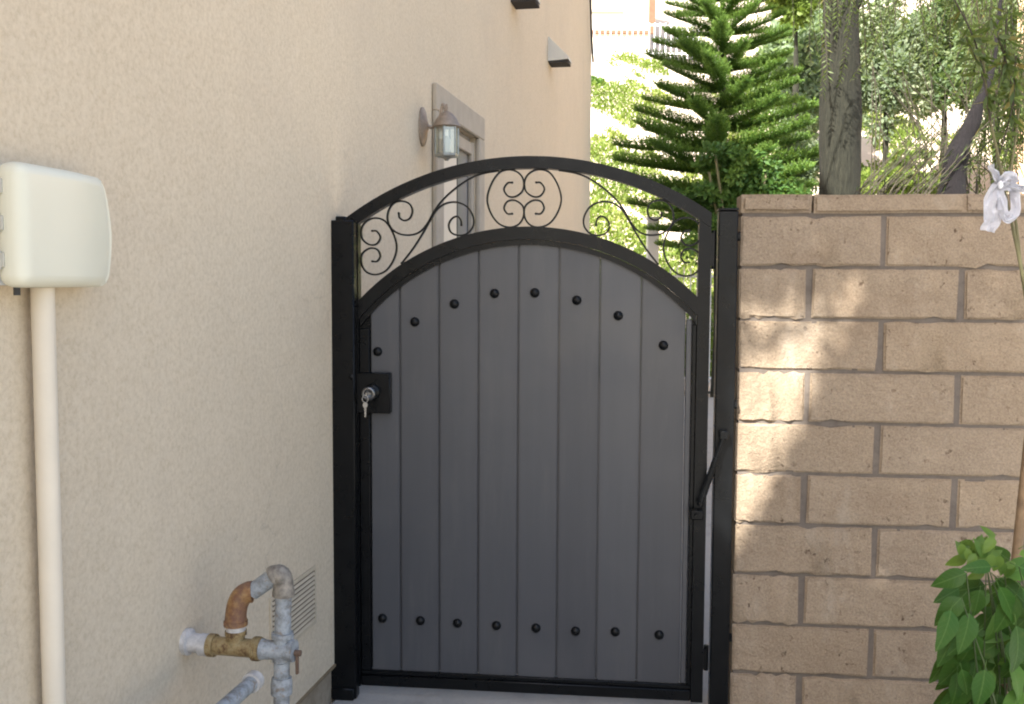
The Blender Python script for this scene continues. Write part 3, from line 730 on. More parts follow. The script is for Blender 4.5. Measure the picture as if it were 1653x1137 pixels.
bm = BM(); box(bm, f0.x, pl-.0005, -.06, -.01, f1.z+.005, f0.z, .004); obj('wall_bracket', bm, BLACK, lpost, smooth=True)
bm = BM(); box(bm, pl+.016, -.560, -.078, -.0685, GZ+.001, GZ+.045, .004); obj('foot_plate', bm, BLACK, lpost, smooth=True)
# hinge post
hpost = thing('hinge_post', 'slim black metal hinge post between the gate and the block wall', 'post', GF, (.74, 0, GZ))
bm = BM(); box(bm, .7085, .7745, -.03, .03, GZ-.05, g2(1172, 341)[1], .004); obj('post', bm, BLACK, hpost, smooth=True)
bm = BM(); box(bm, .7075, .7755, -.031, .031, g2(1172, 341)[1]+.0005, g2(1172, 341)[1]+.008, .002); obj('cap', bm, BLACK, hpost, smooth=True)
for py in (382, 1028, 652):
    z = g2(1186, py)[1]; bm = BM(); tube(bm, [(.7747, -.012, z), (.7835, -.012, z)], .016, 6); obj('anchor_bolt', bm, BLACK, hpost)
# gate closer
c1 = GF.hit(1169, 703, .055); c2 = GF.hit(1124, 832, .05)
clo = thing('gate_closer', 'slanting black spring closer bridging the gate and the hinge post', 'gate closer', GF, (c2.x, -.05, c2.z))
m1 = c2.lerp(c1, .12); m2 = c2.lerp(c1, .72); m3 = c2.lerp(c1, .96)
bm = BM(); tube(bm, [m1, m2], .0115, 14); obj('cylinder', bm, BLACK, clo, smooth=True)
bm = BM(); tube(bm, [m2, m3], .0065, 10); obj('rod', bm, BLACK, clo, smooth=True)
bm = BM(); box(bm, c1.x-.016, c1.x+.016, -.060, -.0302, c1.z-.016, c1.z+.016, .004); obj('upper_bracket', bm, BLACK, clo, smooth=True)
bm = BM(); box(bm, c2.x-.020, c2.x+.024, -.056, -.0205, c2.z-.016, c2.z+.018, .004); tube(bm, [(c2.x, -.07, c2.z), (c2.x, -.056, c2.z)], .008, 8); obj('lower_bracket', bm, BLACK, clo, smooth=True)

# ================================================================== BLOCK WALL
bw = thing('block_wall', 'tan concrete block wall with a cap course at the right of the gate', 'wall', GF, (.79, .1, GZ))
WX0, WX1 = .7865, 5.3
bm = BM(); box(bm, WX0+.006, WX1, .009, .142, GZ-.1, 1.700); obj('mortar', bm, MORTAR, bw)
def block_mesh(name, L, H, seed, bev=.006):
    rs = random.Random(seed); bm = BM(); box(bm, 0, L, 0, .15, 0, H)
    bmesh.ops.subdivide_edges(bm, edges=[e for e in bm.edges if abs(e.verts[0].co.x-e.verts[1].co.x) > .02], cuts=12 if H > .1 else 5, use_grid_fill=True)
    for v in bm.verts:
        if v.co.y < .01:
            v.co.y += rs.uniform(-.002, .002)
            if v.co.z > H-.001 or v.co.z < .001: v.co.z += (rs.uniform(-.0020, .0008) if rs.random() > .07 or H < .1 else -.0042)*(1 if v.co.z > .01 else -1)
            if v.co.x < .001 or v.co.x > L-.001: v.co.x += rs.uniform(-.002, .002)
    es = [e for e in bm.edges if e.is_manifold and e.calc_face_angle(0) > rad(60) and (e.verts[0].co.y+e.verts[1].co.y)/2 < .02]
    bmesh.ops.bevel(bm, geom=es, offset=bev, segments=2, affect='EDGES')
    bmesh.ops.recalc_face_normals(bm, faces=bm.faces[:]); me = bpy.data.meshes.new(name); bm.to_mesh(me); bm.free()
    me.polygons.foreach_set('use_smooth', [True]*len(me.polygons)); me.set_sharp_from_angle(angle=rad(50))
    me.materials.append(BLOCK); return me
JV, JH = .021, .0105
PITCHX, CH = .4985, .1785
def place(name, me, x, y, z):
    o = bpy.data.objects.new(name, me); COL.objects.link(o); o.parent = bw
    o.location = Vector((x, y, z))-BASE[bw.name]; return o
full = [block_mesh('block', PITCHX-JV, CH-JH, i) for i in range(5)]
long_ = [block_mesh('block', 1.2625-JV/2-WX0, CH-JH, 20+i) for i in range(3)]
half = [block_mesh('block', 1.0225-JV/2-WX0, CH-JH, 40+i) for i in range(3)]
zt0 = 1.692
for r in range(10):
    z0 = zt0-CH*(r+1)
    if r % 2 == 0: first, x = long_, 1.2625
    else: first, x = half, 1.0225
    place('block', first[r % 3], WX0+random.uniform(-.002, .002), random.uniform(-.002, .002), z0+JH/2)
    while x < WX1-.1:
        place('block', random.choice(full), x+JV/2+random.uniform(-.002, .002), random.uniform(-.002, .003), z0+JH/2+random.uniform(-.001, .001))
        x += PITCHX
capf = [block_mesh('cap_block', PITCHX-.008, .064, 60+i, .009) for i in range(3)]
capl = [block_mesh('cap_block', 1.0255-.004-WX0-.001, .064, 70, .012)]
place('cap_block', capl[0], WX0+.001, -.007, 1.6975)
x = 1.0255
while x < WX1-.1:
    place('cap_block', random.choice(capf), x+.004, -.006+random.uniform(-.001, .001), 1.6975+random.uniform(-.0015, .0015)); x += PITCHX-.010

# ================================================================== BEYOND THE GATE
# Norfolk Island pine
PY = 13.1
base = at(1160, 400, PY); px_, py_ = base.x, PY
pine = thing('norfolk_pine', 'tall layered bright green pine with flat whorls of branches behind the gate', 'tree', WF, (px_, py_, GZ))
zf = lambda pyx: CZ+(455-pyx)/F*PY
ptop = 7.6
bm = BM(); tube(bm, [(px_+.02*math.sin(z*2), py_, z) for z in np.linspace(GZ-.1, ptop, 24)], [.075-.062*k/23 for k in range(24)], 10)
obj('trunk', bm, BARK, pine, smooth=True)
def branch_mesh(seed):
    """a flat spray: thin ropes of needles combed outward and upward from one bough"""
    rs = np.random.RandomState(seed); P = []; D = []; L = []; W_ = []; tone = []
    for s in np.linspace(.08, 1.0, 70):
        zc_ = .05*s*s+.015*math.sin(s*5+seed); sy = .02*math.sin(s*4+seed*2)
        for side in (-1, 1, 0):
            l0 = (.185*(1-.5*s**3)*(.5+.5*min(1, s*4)))*rs.uniform(.7, 1.15)
            if side == 0:
                if rs.uniform() < .15: continue
                d = np.array([.55, rs.normal()*.25, .75]); l0 *= .75
            else: d = np.array([.62, side*rs.uniform(.7, 1.05), rs.uniform(.05, .55)])
            d /= np.linalg.norm(d)
            nn = max(5, int(l0/.0145))
            for k in range(nn):
                q = np.array([s, sy, zc_])+d*l0*k/nn+np.array([0, 0, .35*l0*(k/nn)**2])
                for m_ in range(3):
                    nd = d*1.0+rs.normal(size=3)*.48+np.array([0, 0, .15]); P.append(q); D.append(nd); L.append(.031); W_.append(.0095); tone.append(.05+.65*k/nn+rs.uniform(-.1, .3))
    return np.array(P), np.array(D), np.array(L), np.array(W_), np.array(tone)
BRM = []
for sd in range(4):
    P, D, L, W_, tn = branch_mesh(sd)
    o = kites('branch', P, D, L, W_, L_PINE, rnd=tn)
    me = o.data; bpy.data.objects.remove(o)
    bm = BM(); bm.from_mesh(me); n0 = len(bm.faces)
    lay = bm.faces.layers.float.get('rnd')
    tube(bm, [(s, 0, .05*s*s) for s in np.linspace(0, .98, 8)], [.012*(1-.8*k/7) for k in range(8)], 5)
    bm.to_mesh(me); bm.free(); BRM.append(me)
lev = [(400, 100), (374, 130), (345, 150), (312, 165), (278, 163), (246, 160), (212, 143), (180, 132), (150, 125), (120, 116), (92, 113), (64, 108), (36, 102), (8, 98), (-22, 94), (-54, 88), (-88, 82), (-124, 74), (-160, 66), (-200, 56), (-240, 46), (-285, 34), (-330, 22)]
for i, (lp_, hw) in enumerate(lev):
    z = zf(lp_)-.02; R_ = hw/F*PY*1.0; nb = 7 if i < 18 else 5
    for k in range(nb):
        a = 2*math.pi*k/nb+i*.55+random.uniform(-.12, .12); s = R_*random.uniform(.88, 1.08)
        o = bpy.data.objects.new('branch', BRM[random.randrange(4)]); COL.objects.link(o); o.parent = pine
        o.location = (px_-px_, 0, z-GZ+random.uniform(-.02, .02)); 
        tilt = rad(1+min(i, 14)*.95+random.uniform(-3, 3))
        o.rotation_euler = (random.uniform(-.2, .2), -tilt, a); o.scale = (s, s*.95 if s > .6 else .6, max(s, .75))

# citrus-like shrub in front of the pine
cs = at(1188, 275, 11.9)
shr = thing('leafy_shrub', 'dark leafy shrub in front of the pine, rising over the wall corner', 'shrub', WF, (cs.x, cs.y, GZ))
bm = BM()
for k in range(5):
    a = random.uniform(0, 6.28); e_ = (cs.x+.35*math.cos(a), cs.y+.35*math.sin(a), cs.z+random.uniform(-.1, .3))
    tube(bm, catmull([(cs.x+.04*math.cos(a), cs.y+.04*math.sin(a), GZ), (cs.x+.12*math.cos(a+1), cs.y+.1*math.sin(a), 1.2), e_], 5), .016, 6)
obj('stem', bm, STEMM, shr, smooth=True)
Pa = [cloud(3800, (cs.x, cs.y, cs.z+.0), (.50, .4, .44), 46, .20, 3, .15), cloud(2000, (cs.x-.42, cs.y, cs.z-.36), (.38, .3, .27), 26, .22, 4, .1), cloud(3000, (cs.x+.50, cs.y, cs.z-.30), (.48, .35, .36), 34, .21, 5, .1), cloud(2600, (cs.x, cs.y, cs.z-.8), (.6, .35, .4), 16, .45, 6)]
P = np.concatenate([q[0] for q in Pa]); D = np.concatenate([q[1] for q in Pa]); tn = np.concatenate([q[2] for q in Pa])
kites('crown', P, D, .075, .042, L_CIT, shr, rnd=tn)

# pepper tree with the upright trunk
TY = 7.6
def trunk_pts(pts, Y): return [at(a, b, Y+dy) for a, b, dy in pts]
tb = trunk_pts([(1362, 900, 0), (1356, 640, 0), (1354, 300, 0), (1357, 150, 0), (1356, 0, 0), (1352, -220, 0), (1340, -420, .1)], TY)
tr = thing('pepper_tree', 'tree with an upright furrowed trunk and feathery hanging leaves above the block wall', 'tree', WF, (tb[0].x, tb[0].y, GZ))
bm = BM(); cv = catmull(tb, 8); r_ = [.178-.0015*k for k in range(len(cv))]
tube(bm, cv, r_, 20)
for v in bm.verts:
    n_ = noise.noise(Vector((v.co.x*9, v.co.y*9, v.co.z*1.6)))*.022+noise.noise(v.co*22)*.008; c_ = min(cv, key=lambda q: abs(q.z-v.co.z)); d = Vector((v.co.x-c_.x, v.co.y-c_.y, 0)).normalized(); v.co += d*n_
obj('trunk', bm, BARK, tr, smooth=True)
def hanging(rs, starts, lens, step=.016, leaf=.042, sway=.25):
    P = []; D = []; T = []; lines = []
    for (s, ln) in zip(starts, lens):
        d = np.array([rs.normal()*sway, rs.normal()*sway*.7, -1.0]); q = np.array(s, float); line = [q.copy()]; tone = rs.uniform(0, .6)
        n = int(ln/step); sd = rs.choice([-1, 1]); az = rs.uniform(0, 6.28)
        for k in range(n):
            d[0] += rs.normal()*.03; d[1] += rs.normal()*.03; d[2] = -1
            u = d/np.linalg.norm(d); q = q+u*step
            if k % 8 == 0: line.append(q.copy())
            sd = -sd; hx = np.array([math.cos(az), math.sin(az), 0])*sd
            P.append(q.copy()); D.append(hx*.8+np.array([0, 0, -.75])+rs.normal(size=3)*.2); T.append(tone+rs.uniform(0, .4))
        lines.append(line)
    return np.array(P), np.array(D), np.array(T), lines
rs = np.random.RandomState(11)
def starts_px(n, x0, x1, y0, y1, Y0, Y1):
    o = []
    for _ in range(n):
        p = at(rs.uniform(x0, x1), rs.uniform(y0, y1), rs.uniform(Y0, Y1)); o.append((p.x, p.y, p.z))
    return o
def strand_twigs(name, lines, m, parent):
    bm = BM()
    for ln in lines:
        if len(ln) > 2: tube(bm, [Vector(p) for p in ln], .0028, 3, cap=False)
    return obj(name, bm, m, parent)
st = starts_px(105, 1385, 1640, -190, -30, 6.6, 9.0)+starts_px(26, 1310, 1420, -190, -60, 6.4, 7.2)+starts_px(60, 1250, 1660, -300, -150, 6.0, 9.0)
ln = [rs.uniform(.35, 1.15) for _ in st]
P, D, T, LN = hanging(rs, st, ln)
kites('crown', P, D, .048, .010, L_PEP, tr, rnd=T); strand_twigs('twigs', LN, DRYSTEM, tr)['kind'] = 'stuff'
for pts, r0 in (([(1354, 60), (1420, -60), (1520, -150), (1640, -200)], .05), ([(1352, -120), (1280, -200), (1180, -260)], .045), ([(1356, 10), (1460, -110), (1560, -230)], .035)):
    cv = catmull([at(a, b, TY-.1*i) for i, (a, b) in enumerate(pts)], 6); bm = BM(); tube(bm, cv, [r0*(1-.7*k/(len(cv)-1)) for k in range(len(cv))], 8); obj('limb', bm, BARK, tr, smooth=True)

# second tree with a dark leaning trunk at the right
tb = [at(a, b, 6.05) for a, b in [(1525, 700), (1532, 420), (1540, 270), (1566, 205), (1592, 140), (1612, 40), (1625, -120)]]
tr2 = thing('leaning_tree', 'tree with a dark leaning trunk and drooping olive foliage at the right edge', 'tree', WF, (tb[0].x, tb[0].y, GZ))
bm = BM(); cv = catmull(tb, 6); tube(bm, cv, [max(.012, .12*(1-1.25*k/len(cv))) for k in range(len(cv))], 14)
for v in bm.verts: v.co += Vector((noise.noise(v.co*7), noise.noise(v.co*7+Vector((5, 0, 0))), 0))*.02
obj('trunk', bm, BARK2, tr2, smooth=True)
st = starts_px(120, 1580, 1700, -60, 150, 6.0, 6.9)+starts_px(40, 1585, 1660, 100, 200, 6.2, 6.8)
ln = [rs.uniform(.3, .85) for _ in st]
P, D, T, LN = hanging(rs, st, ln, sway=.16)
kites('crown', P, D, .045, .010, L_PEP, tr2, rnd=T); strand_twigs('twigs', LN, DRYSTEM, tr2)['kind'] = 'stuff'

# broom-like shrub with slanting stems
bs = at(1400, 420, 6.2)
br = thing('slanting_stem_shrub', 'wispy shrub of thin stems slanting up to the right beside the tree trunk', 'shrub', WF, (bs.x, bs.y, GZ))
Pl = []; Dl = []
for k in range(44):
    x0 = 1368+k*3.4+rs.normal()*4; y0 = 335+rs.uniform(-5, 20); L_ = rs.uniform(60, 150); Y = 6.2+rs.uniform(-.25, .25)
    g1 = at(x0-8, 620, Y); g1.z = GZ
    a = at(x0, y0, Y); b = at(x0+L_*.45, y0-L_*.62, Y); c = at(x0+L_*.8, y0-L_*1.0, Y)
    cv = catmull([g1, g1.lerp(a, .6)+Vector((-.02, 0, 0)), a, b, c], 5); bm = BM(); tube(bm, cv, [.0055*(1-.6*i/(len(cv)-1)) for i in range(len(cv))], 4); obj('stem', bm, DRYSTEM, br)
    for q, q2 in zip(cv[12:], cv[13:]):
        for _ in range(2):
            f_ = rs.uniform(); d = (q2-q).normalized(); Pl.append(tuple(q.lerp(q2, f_))); Dl.append(tuple(d+Vector(rs.normal(size=3)*.35)))
TWX = [(rs.uniform(1400, 1560), rs.uniform(90, 230)) for _ in range(26)]
for (xa, ya, xb, yb) in [(a, b, a+rs.uniform(-10, 110), b+rs.uniform(70, 140)) for a, b in TWX]+list(((1470, 190, 1560, 285), (1455, 205, 1585, 330), (1430, 180, 1500, 320), (1500, 200, 1610, 300), (1520, 330, 1460, 150), (1560, 330, 1535, 170))):
    Y = 6.3+rs.uniform(-.2, .2); a, b = at(xa, ya, Y), at(xb, yb, Y); lo, hi = (a, b) if a.z < b.z else (b, a)
    cv = catmull([Vector((lo.x, lo.y, GZ)), lo+Vector((0, 0, -.4)), lo, lo.lerp(hi, .5)+Vector((0, 0, .02)), hi], 5); bm = BM(); tube(bm, cv, [.0045*(1-.5*i/(len(cv)-1)) for i in range(len(cv))], 5); obj('stem', bm, DRYSTEM, br)
kites('foliage', np.array(Pl), np.array(Dl), .06, .006, L_PEP, br)

# hillside vegetation: trees and bushes seen between the near crowns
def hb(name, label, cat, px, py, Y, rpx, rpy, n, leaf, m, seed, clumps=24, trunk=False):
    c = at(px, py, Y); rx = rpx/F*Y; rz = rpy/F*Y
    gz = float(hill_z(np.array(c.x), np.array(c.y))) if Y > 14 else GZ
    t = thing(name, label, cat, WF, (c.x, c.y, min(gz, c.z)), {'tree': 'trees on the sunny slope', 'bush': 'bushes on the sunny slope'}[cat])
    P, D, T = cloud(n, (c.x, c.y, c.z), (rx, rx*.7, rz), clumps, .36, seed, .3)
    kites('crown', P, D, leaf, leaf*.5, m, t, rnd=T)
    bm = BM(); tube(bm, [(c.x, c.y, gz-.1), (c.x+.05, c.y, (gz+c.z)/2), (c.x, c.y, c.z+rz*.3)], [.04+rx*.05, .03+rx*.04, .01], 8)
    obj('trunk', bm, BARK, t, smooth=True); return t
L_PALE = m_leaf('pale_leaves', [(0, (.20, .28, .19)), (1, (.38, .46, .32))], .45)
L_GG = m_leaf('grey_green_leaves', [(0, (.11, .15, .10)), (.6, (.20, .25, .16)), (1, (.38, .42, .28))], .4)
hb('hillside_tree', 'pale green sunlit tree on the slope between the pine and the upright trunk', 'tree', 1296, 110, 21, 66, 130, 16000, .20, L_PALE, 31, 40)
hb('hillside_tree', 'mottled grey green tree on the slope just right of the upright trunk', 'tree', 1430, 95, 18, 66, 105, 13000, .12, L_GG, 32, 34)
hb('hillside_tree', 'grey green tree on the slope behind the hanging foliage, right of the first', 'tree', 1525, 80, 19, 72, 100, 13000, .12, L_FAR, 33, 34)
hb('hillside_tree', 'green tree on the slope by the top right corner', 'tree', 1610, 60, 17, 60, 90, 8000, .12, L_FAR, 37, 30)
hb('hillside_bush', 'round green bush at the base of the slope left of the upright trunk', 'bush', 1300, 262, 13.4, 42, 55, 4500, .07, L_GG, 34, 18)
hb('hillside_bush', 'small dark bush high on the slope beside the house corner', 'bush', 958, 142, 25.2, 26, 22, 1500, .14, L_CIT, 35, 9)
hb('hillside_bush', 'green bush low on the slope behind the slanting stems', 'bush', 1455, 285, 13.2, 70, 34, 4500, .07, L_GC, 36, 16)
hb('hillside_tree', 'bright leafy tree crossing the top edge right of the pine', 'tree', 1285, -25, 19, 75, 50, 8000, .15, L_GC, 38, 22)

# ground cover on the slope
rs = np.random.RandomState(5)
N_ = 150000
X = rs.uniform(-2, 12, N_); Y = 14.7+12.5*rs.uniform(0, 1, N_)**1.3
nz = np.sin(X*1.7+Y*.8)*np.sin(Y*1.25-X*.35+1.0)+.45*np.sin(X*4.1+2)*np.sin(Y*3.3)+.25*np.sin(X*9.+Y*7)
keep = nz > np.interp(Y, [14, 19.5, 21, 23, 24.6, 25.2, 28], [-.75, -.6, .25, .35, -.2, .5, .7])
X, Y = X[keep], Y[keep]; Z = hill_z(X, Y)+rs.uniform(0, .16, len(X))**1.2
P = np.stack([X, Y, Z], 1); D = np.stack([rs.normal(size=len(X))*.6, rs.normal(size=len(X))*.6-.2, rs.uniform(.3, 1, len(X))], 1)
tone = np.clip(.5+.3*np.sin(X*2.3)*np.sin(Y*1.9)+rs.uniform(-.3, .3, len(X)), 0, 1)
tag(kites('ground_cover', P, D, .10, .05, L_GC, rnd=tone), kind='stuff', label='yellow green ground cover spreading over the sunny slope')

# white gateway post and picket fence at the foot of the slope
FY = 14.0
c = at(1054, 349, FY)
wp = thing('white_post', 'grey white square fence post with a cap seen through the gate scrollwork', 'post', WF, (c.x, FY, GZ))
bm = BM(); box(bm, c.x-.078, c.x+.078, FY-.078, FY+.078, GZ, c.z-.05, .006); obj('shaft', bm, WHITEP, wp)
bm = BM(); box(bm, c.x-.092, c.x+.092, FY-.092, FY+.092, c.z-.05, c.z-.015, .005); obj('cap', bm, WHITEP, wp)
fn = thing('picket_fence', 'low white metal picket fence behind the gate, right of the white post', 'fence', WF, (c.x+.1, FY, GZ))
ftop = at(1110, 432, FY).z
bm = BM(); box(bm, c.x+.079, 7, FY-.015, FY+.015, ftop-.14, ftop-.11); obj('rail', bm, WHITEP, fn)
bm = BM(); box(bm, c.x+.079, 7, FY-.015, FY+.015, GZ+.15, GZ+.18); obj('rail', bm, WHITEP, fn)
bm = BM(); box(bm, -.009, .009, -.025, -.0155, GZ+.1, ftop, .002); pm = bpy.data.meshes.new('picket'); bm.to_mesh(pm); bm.free(); pm.materials.append(WHITEP)
x = c.x+.16
while x < 3.6:
    o = bpy.data.objects.new('picket', pm); COL.objects.link(o); o.parent = fn; o.location = (x-BASE[fn.name].x, 0, -GZ); x += .095

# hilltop fence and house
HY = 27.6
hz = float(hill_z(np.array(1.5), np.array(HY)))
hf = thing('hilltop_fence', 'pale upright bar fence along the top of the slope beside the pine', 'fence', WF, (2, HY, hz))
bm = BM(); box(bm, -.014, .014, -.014, .014, 0, .95); pm = bpy.data.meshes.new('bar'); bm.to_mesh(pm); bm.free(); pm.materials.append(WHITEP)
x = -.5
while x < 5.2:
    o = bpy.data.objects.new('bar', pm); COL.objects.link(o); o.parent = hf; o.location = (x-2, 0, 0); x += .15
for dz_ in (.12, .88):
    bm = BM(); box(bm, -.6, 5.3, HY+.0145, HY+.04, hz+dz_, hz+dz_+.04); obj('rail', bm, WHITEP, hf)
H2 = 31.0; hx = at(1047, 40, H2).x; zb = at(1000, 50, H2).z
hh = thing('hilltop_house', 'cream house with a brown corner board above the slope at the top edge', 'house', WF, (hx-5, H2+4, 7.3))
bm = BM(); box(bm, hx-12, hx, H2, H2+8, 7.0, 15); obj('wall', bm, HILLWALL, hh)
bm = BM(); box(bm, hx-.002, hx+.2, H2-.06, H2+.2, zb, 15); obj('corner_board', bm, BROWN, hh)
bm = BM(); box(bm, hx-12, hx+.2, H2-.10, H2-.002, zb-.10, zb-.001); obj('band', bm, BROWN, hh)
bm = BM(); box(bm, hx-12, hx-.8, H2-.06, H2-.002, zb+.55, zb+.62); obj('ledge', bm, TRIM, hh)
bm = BM(); prism(bm, [(hx-12.5, 15), (hx+.6, 15), (hx-3, 17), (hx-9, 17)], H2-.6, H2+8.6); obj('roof', bm, ROOFM, hh)

# neighbour's peach wall at the right edge
NF = Frame((at(1640, 100, 16).x, 16, 0), -rad(30))
nb = thing('neighbour_house', 'sunlit peach stucco house corner at the top right edge behind the foliage', 'house', NF, (2, 2, GZ))
bm = BM(); box(bm, 0, 5, 0, 6, GZ, 7.5); obj('wall', bm, PEACH, nb)
bm = BM(); prism(bm, [(-.4, 7.5), (5.4, 7.5), (2.5, 9.2)], -.4, 6.4); obj('roof', bm, ROOFM, nb)

# ================================================================== NEAR PLANTS AT THE RIGHT
def leaf_mesh(seed, m, young=False):
    rs = random.Random(seed); n = 8; hw = rs.uniform(.23, .29) if not young else .27; bm = BM(); rows = []
    droop = rs.uniform(.12, .4); fold = rs.uniform(.12, .3)
    for i in range(n+1):
        s = i/n; wd = hw*(math.sin(math.pi*min(1, s**.75))**.8)*(1-.15*s) if 0 < i < n else 0
        y = -droop*s*s; row = []
        for j in range(-2, 3):
            f_ = j/2; row.append(bm.verts.new((s, f_*wd, y+fold*abs(f_)*wd+.03*math.sin(s*14+j)*abs(f_)*(.5 if wd else 0))))
        rows.append(row)
    for a, b in zip(rows, rows[1:]):
        for j in range(4): bm.faces.new((a[j], a[j+1], b[j+1], b[j]))
    bmesh.ops.remove_doubles(bm, verts=bm.verts[:], dist=1e-4)
    tube(bm, [(-.22, 0, .03), (-.1, 0, .02), (0, 0, -.002), (.5, 0, -droop*.25-.008), (.95, 0, -droop*.9)], [.014, .012, .011, .007, .003], 5)
    me = bpy.data.meshes.new('leaf'); bm.to_mesh(me); bm.free()
    me.polygons.foreach_set('use_smooth', [True]*len(me.polygons)); me.materials.append(m)
    a = me.attributes.new('rnd', 'FLOAT', 'FACE'); a.data.foreach_set('value', [rs.uniform(0, 1)]*len(me.polygons)); return me
LM = [leaf_mesh(i, L_BUSH) for i in range(7)]; LY = [leaf_mesh(20+i, L_YOUNG, True) for i in range(4)]
BY = 2.35
bb = at(1660, 1137, BY)
bush = thing('broadleaf_bush', 'bush with large glossy green leaves at the lower right in front of the block wall', 'bush', WF, (bb.x, bb.y, GZ))
def put_leaf(px, py, Y, ang, L, me, tiltb=None, roll=None):
    """ang: direction on the picture in degrees (0 right, -90 down)"""
    p = at(px, py, Y); a = rad(ang)
    d = Vector((math.cos(a), random.uniform(-.5, .35) if tiltb is None else tiltb, math.sin(a))).normalized()
    nrm = Vector((random.uniform(-.4, .4), -1, random.uniform(.2, .9))).normalized() if roll is None else Vector(roll).normalized()
    nrm = (nrm-d*nrm.dot(d)).normalized(); s_ = nrm.cross(d)
    M = Matrix((d, s_, nrm)).transposed().to_4x4(); M.translation = p-BASE[bush.name]
    o = bpy.data.objects.new('leaf', me); COL.objects.link(o); o.parent = bush; o.matrix_local = M @ Matrix.Scale(L, 4); return p
stems = []
hand = [(1548, 950, -150, .075), (1538, 1030, -115, .08), (1545, 1085, -95, .08), (1560, 925, -150, .085), (1590, 945, -170, .10), (1552, 965, -130, .09), (1535, 985, -105, .10), (1565, 990, -115, .10), (1600, 960, -60, .09), (1622, 930, 20, .10),
        (1610, 985, -90, .11), (1640, 960, -120, .11), (1575, 1020, -100, .11), (1540, 1010, -80, .09), (1610, 1040, -70, .11), (1640, 1010, -85, .12), (1560, 1060, -120, .10),
        (1590, 1080, -95, .11), (1630, 1070, -60, .11), (1650, 1040, -100, .12), (1570, 1110, -140, .10), (1610, 1120, -90, .11), (1645, 1110, -110, .12), (1645, 915, -10, .10), (1655, 880, 40, .09), (1650, 950, -45, .11),
        (1630, 905, 150, .07), (1600, 915, 170, .075)]
for (a, b, ang, L) in hand:
    p = put_leaf(a, b, BY+random.uniform(-.12, .1), ang+random.uniform(-10, 10), L*random.uniform(.9, 1.12), random.choice(LM)); stems.append(p)
for _ in range(330):
    a = random.uniform(1520, 1750); b = random.uniform(930, 1300); Y = BY+random.uniform(-.05, .38)
    if a < 1530+max(0, (1000-b))*.9: continue
    p = put_leaf(a, b, Y, random.uniform(-160, -20), random.uniform(.065, .10), random.choice(LM)); stems.append(p)
for _ in range(34):
    a = random.gauss(1592, 22); b = random.gauss(893, 15)
    put_leaf(a, b, BY+random.uniform(-.05, .06), random.uniform(-170, 200), random.uniform(.035, .055), random.choice(LY))
bmS = []
for k in range(16):
    tp = random.choice(stems[:25]) if k < 12 else at(1592, 905, BY); root_ = Vector((bb.x+random.uniform(-.05, .08), bb.y+random.uniform(0, .2), GZ))
    cv = catmull([root_, root_.lerp(tp, .5)+Vector((random.uniform(-.02, .06), 0, .05)), tp], 6); bm = BM(); tube(bm, cv, [.0036*(1-.6*i/(len(cv)-1)) for i in range(len(cv))], 6); obj('stem', bm, mat('green_stem', (.05, .075, .025), .7, var=.2), bush, smooth=True)

# wooden stake, young tree stem and ribbon
SY = 2.55
s0, s1 = at(1662, 700, SY), at(1645, 860, SY); dv = (s0-s1).normalized()
bz = s1+dv*((GZ-s1.z)/dv.z); top = s1+dv*((2.35-s1.z)/dv.z)
sk = thing('wooden_stake', 'weathered brown wooden plant stake leaning at the right edge of the picture', 'stake', WF, bz)
bm = BM(); tube(bm, [bz, bz.lerp(top, .5), top], .0125, 10); obj('pole', bm, WOOD, sk, smooth=True)
ypts = [at(a, b, SY+.02) for a, b in [(1672, 1000), (1668, 700), (1660, 500), (1650, 440), (1636, 372), (1622, 310), (1612, 255), (1598, 190), (1590, 120), (1580, 30), (1572, -40)]]
yt = thing('young_tree', 'thin green sapling stem rising past the white ribbon over the wall', 'sapling', WF, (ypts[0].x, ypts[0].y, GZ))
ypts = [Vector((ypts[0].x, ypts[0].y, GZ))]+ypts
cv = catmull(ypts, 6); bm = BM(); tube(bm, cv, [.0065*(1-.72*i/(len(cv)-1)) for i in range(len(cv))], 7); obj('stem', bm, STEMM, yt, smooth=True)
yp = [at(a, b, SY+.03) for a, b in [(1662, 520), (1648, 430), (1640, 360), (1630, 300), (1640, 220), (1650, 120), (1655, 20)]]
cv = catmull(yp, 6); bm = BM(); tube(bm, cv, [.005*(1-.6*i/(len(cv)-1)) for i in range(len(cv))], 6); obj('stem', bm, STEMM, yt, smooth=True)
tw = []
for (a, b, c_, d_) in ((1600, 200, 1560, 60), (1612, 255, 1640, 90), (1592, 130, 1530, -20), (1598, 190, 1625, 20), (1640, 200, 1600, 30)):
    cv2 = catmull([at(a, b, SY+.02), at((a+c_)/2+8, (b+d_)/2, SY), at(c_, d_, SY-.02)], 6); bm = BM(); tube(bm, cv2, .0022, 5); obj('twig', bm, DRYSTEM, yt); tw += cv2[3:]
P = []; D = []
for q in tw+cv[26:]:
    for _ in range(4):
        P.append(tuple(q)); v = Vector((random.uniform(-1, 1), random.uniform(-.6, .6), random.uniform(-1.2, .2))); D.append(tuple(v))
kites('foliage', np.array(P), np.array(D), .045, .011, L_PEP, yt)
